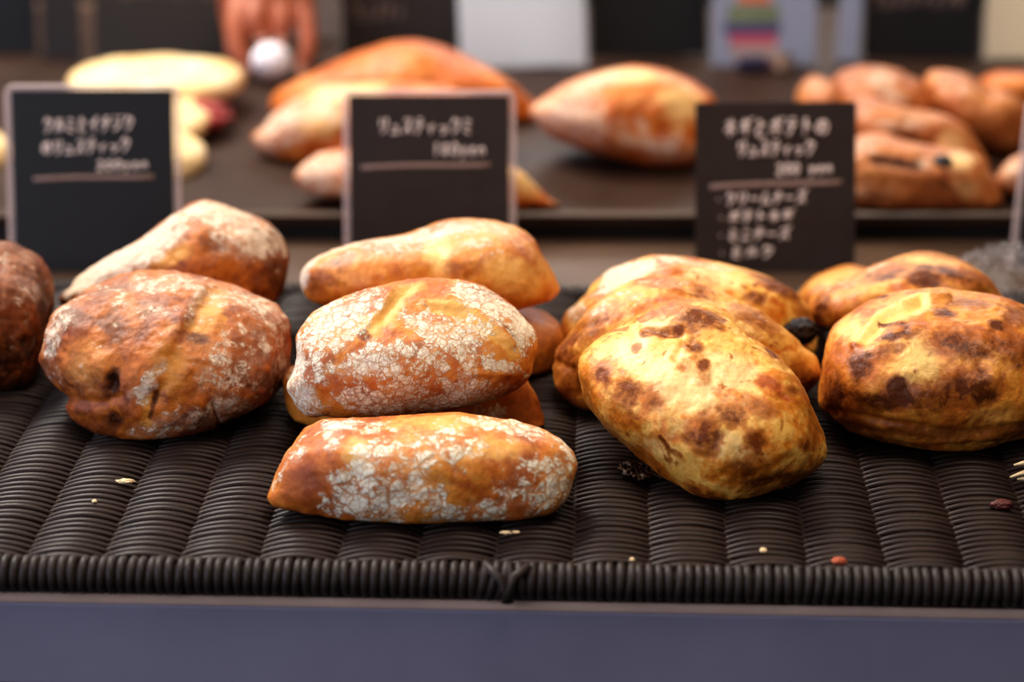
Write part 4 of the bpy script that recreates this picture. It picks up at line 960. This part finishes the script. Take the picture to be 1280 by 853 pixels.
def price_card(label, base, w, h, lean, yaw, mat, lines, rule, holder=True, ink='chalk', r=.00062, group='price cards in front of the rear tray', roll=0):
    o = empty('price_card', base, label, 'price card', group, rot=(-lean, roll, yaw))
    mb = MB(); mb.box((0, 0, h / 2), (w, .0012, h)); mb.build('card', mat, o)
    if lines: write(o, lines, rule, MAT[ink], r, w, h)
    if holder:
        B = .0035
        vs, fs = rounded_plate(w + 2 * B, h + B, .0016, .004)
        mesh_obj('holder_plate', vs, fs, MAT['plastic'], o, False, (0, .0016, -.001))
        ring = MB(); x, z = w / 2 + B, h + B - .001
        ring.tube([(-x, .0016, 0), (-x, .0016, z - .004), (-x + .0015, .0016, z - .001), (-x + .004, .0016, z), (x - .004, .0016, z), (x - .0015, .0016, z - .001), (x, .0016, z - .004), (x, .0016, 0)], .0009, 6)
        ring.build('holder_edge', MAT['plastic_edge'], o, True)
        ft = MB(); ft.box((0, .012, .0002), (w + 2 * B, .026, .0016), Matrix.Rotation(lean, 3, 'X'), bev=.0005); ft.build('holder_foot', MAT['plastic'], o)
    else:
        ft = MB(); ft.tube([(-.012, 0.0008, .05), (-.012, .02, .004), (.012, .02, .004), (.012, .0008, .05)], .0009, 6); ft.build('wire_stand', MAT['black'], o, True)
    return o
price_card('black price card in a clear holder behind the floured rye loaf at the left', (-0.2478, 1.3700, -0.0145), 0.0947, 0.1076, 0.2094, 0.0000, MAT['card_black'], [(['ku','ru','mi','to_h','i','chi','ji','ku'], .19, .765, .765, .085, .03), (['no']+RUST, .18, .74, .645, .08, .04), (['2','0','0','y','e','n'], .52, .85, .56, .055, .05)], (.125, .88, .512, .53, .0016), True, 'chalk', 0.0008, roll=0.0000)
price_card('black price card in a clear holder behind the smooth golden middle loaf', (-0.0488, 1.3700, -0.0145), 0.0938, 0.1043, 0.2094, 0.0000, MAT['card_brown'], [(RUST+['mi'], .175, .78, .785, .09, 0.0), (['1','8','0','y','e','n'], .515, .86, .66, .075, .02)], (.07, .885, .594, .614, .0017), True, 'chalk', 0.0008, roll=0.0000)
price_card('brown-black price card without a clear frame, four lines of chalk writing below its title', (0.1564, 1.3700, -0.0145), 0.0948, 0.1005, 0.2094, 0.0000, MAT['card_brown'], [(['ne','gi','to_h','po','te','to','no'], .17, .84, .80, .105, .01), (RUST, .255, .75, .685, .09, .01), (['2','0','0',' ','y','e','n'], .5, .86, .57, .07, .04), (['.','ku','ri','-','mu','chi','-','zu'], .11, .70, .395, .075, .02), (['.','po','te','to','ne','gi'], .12, .62, .29, .07, .02), (['.','mi','ni','chi','-','zu'], .12, .60, .185, .07, .02), (['.','mi','ru','ku'], .12, .5, .08, .07, .02)], (.09, .915, .505, .532, .0019), False, 'chalk', 0.0009, roll=-0.0080)
price_card('tilted black price card in a clear holder, cut off by the right edge', (0.3469, 1.3700, -0.0145), 0.0948, 0.0972, 0.2094, 0.0000, MAT['card_black'], [(RUST, .2, .75, .75, .085, .01)], (.1, .9, .52, .53, .0016), True, 'chalk', 0.0008, roll=0.0850)

# ------------------------------------------------------------------ things at the back of the rear tray, far out of focus
MAT['paper'] = sheet('white_paper', srgb(246, 246, 248), .7)
MAT['paper_dim'] = sheet('grey_white_card', srgb(196, 184, 178), .5)
MAT['cream'] = sheet('cream_paper', srgb(246, 234, 214), .7)
MAT['bluewhite'] = sheet('cool_white_plastic', srgb(190, 192, 206), .5)
MAT['dark_brown'] = plain('dark_brown_board', srgb(46, 36, 31), .6, .15, 15)
MAT['olive'] = plain('dark_olive_card', srgb(56, 46, 36), .6, .15, 15)
def back_board(name, label, cat, x0p, x1p, y0, z0, h, mat, lean=.12, lines=None, skew=0.0, group=None, r=.0009):
    """a standing card or sheet from x0p to x1p (m) at depth y0"""
    w = x1p - x0p
    o = empty(name, ((x0p + x1p) / 2, y0, z0), label, cat, group, rot=(-lean, skew, 0))
    mb = MB(); mb.box((0, 0, h / 2), (w, .0015, h), bev=.0006); mb.build('card' if cat != 'bag' else 'sheet', mat, o)
    mb = MB(); mb.box((0, .012, .0015), (w * .6, .024, .002), Matrix.Rotation(lean, 3, 'X')); mb.build('foot', MAT['black'], o)
    if lines: write(o, lines, None, MAT['chalk_dim'], r, w, h)
    return o
_ = back_board('dark_card', 'narrow black board at the top left corner', 'card', -0.4238, -0.3764, 1.8850, 0.0026, 0.1100, MAT['black'], 0.120, None, 0.000, 'cards standing at the back of the rear tray', 0.0009)
_ = back_board('dark_card', 'narrow dark brown board beside the black board at the top left', 'card', -0.3674, -0.3374, 1.8600, 0.0026, 0.1100, MAT['dark_brown'], 0.120, None, 0.000, 'cards standing at the back of the rear tray', 0.0009)
_ = back_board('dark_card', 'dark olive card with blurred writing left of the hand', 'card', -0.3270, -0.2255, 1.8650, 0.0026, 0.1100, MAT['olive'], 0.120, [(RUST+['no','to_h'], .12, .95, .43, .16, 0.0), (['ku','ru','mi'], .12, .8, .7, .14, 0.0)], 0.000, 'cards standing at the back of the rear tray', 0.0009)
_ = back_board('pale_card', 'grey-white card behind the hand', 'card', -0.2315, -0.1397, 1.9300, 0.0026, 0.1100, MAT['paper_dim'], 0.120, None, 0.000, 'cards standing at the back of the rear tray', 0.0009)
_ = back_board('dark_card', 'dark card with two lines of blurred writing behind the orange loaf', 'card', -0.1331, -0.0421, 1.8700, 0.0026, 0.1100, MAT['dark_brown'], 0.120, [(RUST+['ku','ru'], .08, .92, .52, .12, .02), (RUST[:5], .08, .55, .26, .12, .03)], 0.000, 'cards standing at the back of the rear tray', 0.0009)
_ = back_board('white_card', 'blank white card right of the long orange loaf', 'card', -0.0394, 0.0579, 1.8300, 0.0026, 0.1100, MAT['paper'], 0.120, None, -0.040, 'cards standing at the back of the rear tray', 0.0009)
_ = back_board('dark_card', 'black card with a chalk line between the white card and the printed pouch', 'card', 0.0615, 0.1545, 1.8700, 0.0026, 0.1100, MAT['black'], 0.120, [(['-','-','-','-'], .1, .95, .5, .12, .05)], -0.030, 'cards standing at the back of the rear tray', 0.0009)
_ = back_board('pouch', 'clear plastic pouch with a colourful print standing behind the brown price card', 'bag', 0.1543, 0.2345, 1.8350, 0.0026, 0.1100, MAT['bluewhite'], 0.120, None, 0.000, None, 0.0009)
POUCH = _
_ = back_board('pale_strip', 'narrow cool white strip between the printed pouch and a black card', 'card', 0.2524, 0.2698, 1.8500, 0.0026, 0.1100, MAT['bluewhite'], 0.120, None, 0.050, 'cards standing at the back of the rear tray', 0.0009)
_ = back_board('dark_card', 'black card with blurred brown writing above the right rear breads', 'card', 0.2756, 0.3683, 1.8650, 0.0026, 0.1100, MAT['black'], 0.120, [(RUST+['no'], .05, .85, .36, .14, 0.0), (RUST[:4], .05, .6, .58, .13, 0.0)], 0.000, 'cards standing at the back of the rear tray', 0.0009)
_ = back_board('pale_card', 'cream card at the top right corner', 'card', 0.3699, 0.4124, 1.8600, 0.0026, 0.1100, MAT['cream'], 0.120, None, 0.000, 'cards standing at the back of the rear tray', 0.0009)
for nm, px_, pz_, pw_, ph_, cc in [('orange_print', -0.008, 0.0594, 0.0248, 0.021, (214, 120, 84)), ('green_print', -0.0087, 0.0408, 0.0396, 0.0136, (128, 136, 104)), ('blue_print', -0.0093, 0.0297, 0.0433, 0.0087, (84, 84, 120)), ('pink_print', -0.0084, 0.0223, 0.0365, 0.0111, (196, 96, 112)), ('cream_print', -0.0068, 0.0111, 0.0359, 0.0111, (186, 160, 150)), ('red_print', -0.0056, 0.0031, 0.0235, 0.005, (186, 92, 104))]:
    mb = MB(); mb.box((px_, -.0011, pz_ + .0), (pw_, .0006, ph_)); mb.build(nm, plain(nm, srgb(*cc), .5), POUCH)
mb = MB(); mb.box((-.010, -.016, .004), (.024, .018, .012), bev=.003); mb.build('blue_block', plain('dark_blue_block', srgb(46, 42, 66), .4), POUCH)  # block and peg made up for two blurred blobs before the pouch
mb = MB(); mb.tube([(.013, -.018, -.001), (.013, -.016, .012)], .0065, 12); mb.build('short_peg', plain('pale_peg', srgb(140, 112, 92), .5), POUCH)

# ------------------------------------------------------------------ a hand reaching down behind the rear tray
def skin_mat():
    t = NT('skin'); tc = t.n('TexCoord').outputs['Object']
    nz = t.noise(tc, 60, 4).outputs[0]
    return t.finish(Base_Color=t.ramp(nz, [(.3, srgb(150, 76, 46)), (.7, srgb(182, 104, 70))]), Roughness=.5, Subsurface_Weight=.15, Subsurface_Radius=(.01, .004, .002), Subsurface_Scale=.6)
MAT['skin'] = skin_mat(); MAT['nail'] = plain('nail', srgb(222, 170, 150), .3)
HB = Vector((-0.1815, 1.8153, 0.0030))
def tapered(mb, pts, rad, seg=14):
    P = [Vector(p) for p in pts]; out = []; rr = []
    n = len(P)
    for i in range(n - 1):
        p0, p1, p2, p3 = P[max(i - 1, 0)], P[i], P[i + 1], P[min(i + 2, n - 1)]
        for k in range(6):
            t = k / 6
            out.append(.5 * (2 * p1 + (p2 - p0) * t + (2 * p0 - 5 * p1 + 4 * p2 - p3) * t * t + (3 * p1 - p0 - 3 * p2 + p3) * t ** 3))
            rr.append(rad[i] + (rad[i + 1] - rad[i]) * t)
    out.append(P[-1]); rr.append(rad[-1])
    e = (out[-1] - out[-2]).normalized(); R = rr[-1]
    for k in (.35, .65, .85, .97): out.append(P[-1] + e * R * k); rr.append(R * math.sqrt(1 - k * k))
    mb.tube(out, rr, seg)
hm = MB()
# forearm, wrist and palm coming down from behind; the five digits close round the bun
tapered(hm, [(.03, .20, .235), (.022, .12, .170), (.012, .055, .112), (.004, .022, .080), (0, .012, .062)], [.036, .033, .026, .029, .024], 20)
tapered(hm, [(.004, .030, .092), (-.014, .012, .066), (-.024, .004, .052)], [.020, .018, .011])
tapered(hm, [(.004, .030, .092), (.014, .012, .066), (.022, .004, .052)], [.020, .018, .011])
fing = [[(-.020, .010, .060), (-.026, -.012, .044), (-.026, -.024, .024), (-.021, -.028, .008)],
        [(-.010, .004, .058), (-.011, -.012, .046), (-.010, -.016, .038), (-.008, -.014, .032)],
        [(.006, .002, .058), (.008, -.012, .046), (.008, -.017, .038), (.007, -.015, .032)],
        [(.019, .006, .056), (.026, -.012, .044), (.028, -.024, .026), (.023, -.028, .009)]]
frad = [[.0105, .0090, .0080, .0068], [.0100, .0088, .0078, .0066], [.0100, .0088, .0078, .0066], [.0092, .0080, .0070, .0060]]
for q, rd in zip(fing, frad): tapered(hm, q, rd)
tapered(hm, [(-.020, .026, .072), (-.032, .022, .048), (-.028, .016, .022), (-.018, .012, .010)], [.015, .0115, .0095, .0078])
hand = hm.build('person', MAT['skin'], None, True, HB)
tag(hand, 'hand of a person reaching down round a small white bun behind the flat breads', 'person')
rm = hand.modifiers.new('one_surface', 'REMESH'); rm.mode = 'VOXEL'; rm.voxel_size = .0016; rm.use_smooth_shade = True
sm = hand.modifiers.new('soft', 'SMOOTH'); sm.iterations = 6; sm.factor = .5
for q in fing:
    p = Vector(q[-1]); wrinkled_blob('fingernail', MAT['nail'], (p.x, p.y - .0062, p.z - .001), (.0042, .0014, .0055), hand, 2, .03)
bun = wrinkled_blob('white_bun', plain('white_dough', srgb(240, 232, 236), .8, .03, 30), (HB.x + .001, HB.y - .034, HB.z + .0155), (.0152, .0145, .0145), None, 5, .06)
tag(bun, 'small round white bun held in the hand behind the rear tray', 'bun')

# ------------------------------------------------------------------ clear wrap at the right edge, crumbs and white specks
MAT['wrap'] = clear_plastic('clear_wrap', srgb(140, 130, 128), .17, .08)
def crumpled(name, at, r, seed, mat, label, cat):
    dirs, faces = _CS.setdefault(48, cube_sphere(48))
    q = dirs * np.array(r)
    cr = np.abs(fbm(dirs * 2.6 + seed, seed, 2)) * .9 + np.abs(fbm(dirs * 6.0 + seed, seed + 4, 2)) * .45
    q = q * (1.25 - cr)[:, None]
    q[:, 2] = np.maximum(q[:, 2], -r[2] * .8)
    o = mesh_obj(name, q, faces.tolist(), mat, None, False, at)
    return tag(o, label, cat)
crumpled('plastic_wrap', (0.2731, 1.2350, 0.0214), (.034, .030, .019), 3, MAT['wrap'], 'crumpled clear plastic wrap behind the rightmost glossy loaf', 'plastic wrap')
MAT['crumb_glint_pale'] = plain('pale_crumb_glint', srgb(226, 196, 150), .7, .2, 900)
MAT['crumb_brown'] = plain('brown_crumb', srgb(176, 84, 48), .6, .3, 900)
MAT['crumb_red'] = plain('dark_red_crumb', srgb(84, 26, 18), .6, .3, 900)
for label, at, r, mk, sd in [('reddish brown crumb beside the front rim right of the middle', (0.1375, 0.9264, 0.001), (0.00302, 0.00202, 0.00151), 'crumb_brown', 1),
 ('tiny white crumb near the front rim below the tilted cheese loaf', (0.1066, 0.9377, 0.0006), (0.00144, 0.00144, 0.00101), 'crumb_glint_pale', 2),
 ('dark red crumb near the right edge of the woven tray', (0.2168, 0.9845, 0.0016), (0.00475, 0.00277, 0.00198), 'crumb_red', 3),
 ('flat white streak on the woven tray in front of the big rye loaf', (-0.1752, 1.0118, 0.0013), (0.00389, 0.00162, 0.00097), 'crumb_glint_pale', 4),  # white specks from here: glints on the weave and flour, built as solid bits
 ('white speck just below the right half of the long front loaf', (-0.0028, 0.956, 0.0007), (0.00234, 0.00108, 0.00072), 'crumb_glint_pale', 5),
 ('pale speck beside the white speck below the long front loaf', (0.0017, 0.9568, 0.0006), (0.00173, 0.00086, 0.00058), 'crumb_glint_pale', 6),
 ('pale speck on the weave right of the long front loaf', (0.0505, 0.9288, 0.0004), (0.00108, 0.00108, 0.00076), 'crumb_glint_pale', 7),
 ('tiny pale speck on the weave at the far left front', (-0.1859, 0.9908, 0.0004), (0.00108, 0.00108, 0.00076), 'crumb_glint_pale', 8)]:
    o = wrinkled_blob('crumb_or_glint', MAT[mk], at, r, None, sd, .5)
    tag(o, label, 'crumb', 'crumbs on the woven tray')
def shard(at):
    m = MB()
    for k, (dx, dz, ln) in enumerate(((0, .004, .030), (.002, .0085, .028), (.004, .0015, .026))):
        P = [(dx + t * ln, .004 * math.sin(t * 3 + k), dz + .006 * t * (1 - .5 * t)) for t in np.linspace(0, 1, 8)]
        m.tube(P, [.0004 + .0016 * math.sin(min(1, t * 1.4) * PI * .5) for t in np.linspace(0, 1, 8)], 6)
    o = m.build('crust_flake', MAT['crumb_glint_pale'], None, True, at)
    return tag(o, 'curled pale crust flake cut off by the right edge below the glossy loaf', 'crust flake')
shard((0.2253, 1.0100, 0.0000))

# ------------------------------------------------------------------ the room
MAT['floor'] = plain('dark_floor', srgb(40, 34, 30), .6, .2, 4)
MAT['wall'] = plain('dark_wall', srgb(34, 29, 27), .8, .15, 3)
mb = MB(); mb.box((0, 1.2, TZ - .76), (7, 7, .02)); o = mb.build('floor', MAT['floor']); o['kind'] = 'structure'
mb = MB(); mb.box((0, 2.75, TZ - .30), (7, .05, .90)); o = mb.build('wall_back', MAT['wall']); o['kind'] = 'structure'

# ------------------------------------------------------------------ light
def area(name, loc, target, size, energy, col, sy=None):
    L = bpy.data.lights.new(name, 'AREA'); L.energy = energy; L.color = col
    L.shape = 'RECTANGLE'; L.size = size; L.size_y = sy or size
    o = bpy.data.objects.new(name, L); o.location = loc
    o.rotation_euler = (Vector(target) - Vector(loc)).to_track_quat('-Z', 'Y').to_euler()
    COL.objects.link(o); return o
area('window_light', (-1.05, 2.2, 1.65), (0, 1.1, 0), 1.3, 64, (1.0, .95, .88), .9)
area('ceiling_light', (.35, .75, 1.9), (.1, 1.2, 0), 1.2, 24, (1.0, .90, .78))
area('street_light', (-1.5, -.4, .8), (0, 1.0, 0), 1.4, 21, (.74, .82, 1.0))
area('left_sky_light', (-1.7, .9, .55), (0, 1.0, 0), 1.0, 7, (.50, .60, 1.0), .6)
area('added_rear_light', (.3, 2.9, .75), (0, 1.8, 0), 1.2, 7, (1.0, .96, .92), .4)  # added without a known source, to brighten the pale cards at the back
w = bpy.data.worlds.new('world'); scene.world = w; w.use_nodes = True
bg = w.node_tree.nodes.get('Background') or w.node_tree.nodes.new('ShaderNodeBackground')
bg.inputs[0].default_value = (.86, .82, .80, 1); bg.inputs[1].default_value = .06

# ------------------------------------------------------------------ camera
cam = bpy.data.cameras.new('camera'); co = bpy.data.objects.new('camera', cam); COL.objects.link(co)
co.location = (0, 0, .427); co.rotation_euler = (math.radians(90 - 19.5), 0, 0)
cam.sensor_width = 36; cam.lens = 85; cam.clip_start = .02
cam.dof.use_dof = True; cam.dof.focus_distance = 1.10; cam.dof.aperture_fstop = 4.2; cam.dof.aperture_blades = 9
scene.camera = co
scene.view_settings.view_transform = 'Standard'
scene.view_settings.look = 'Medium High Contrast'
scene.view_settings.exposure = 0.15
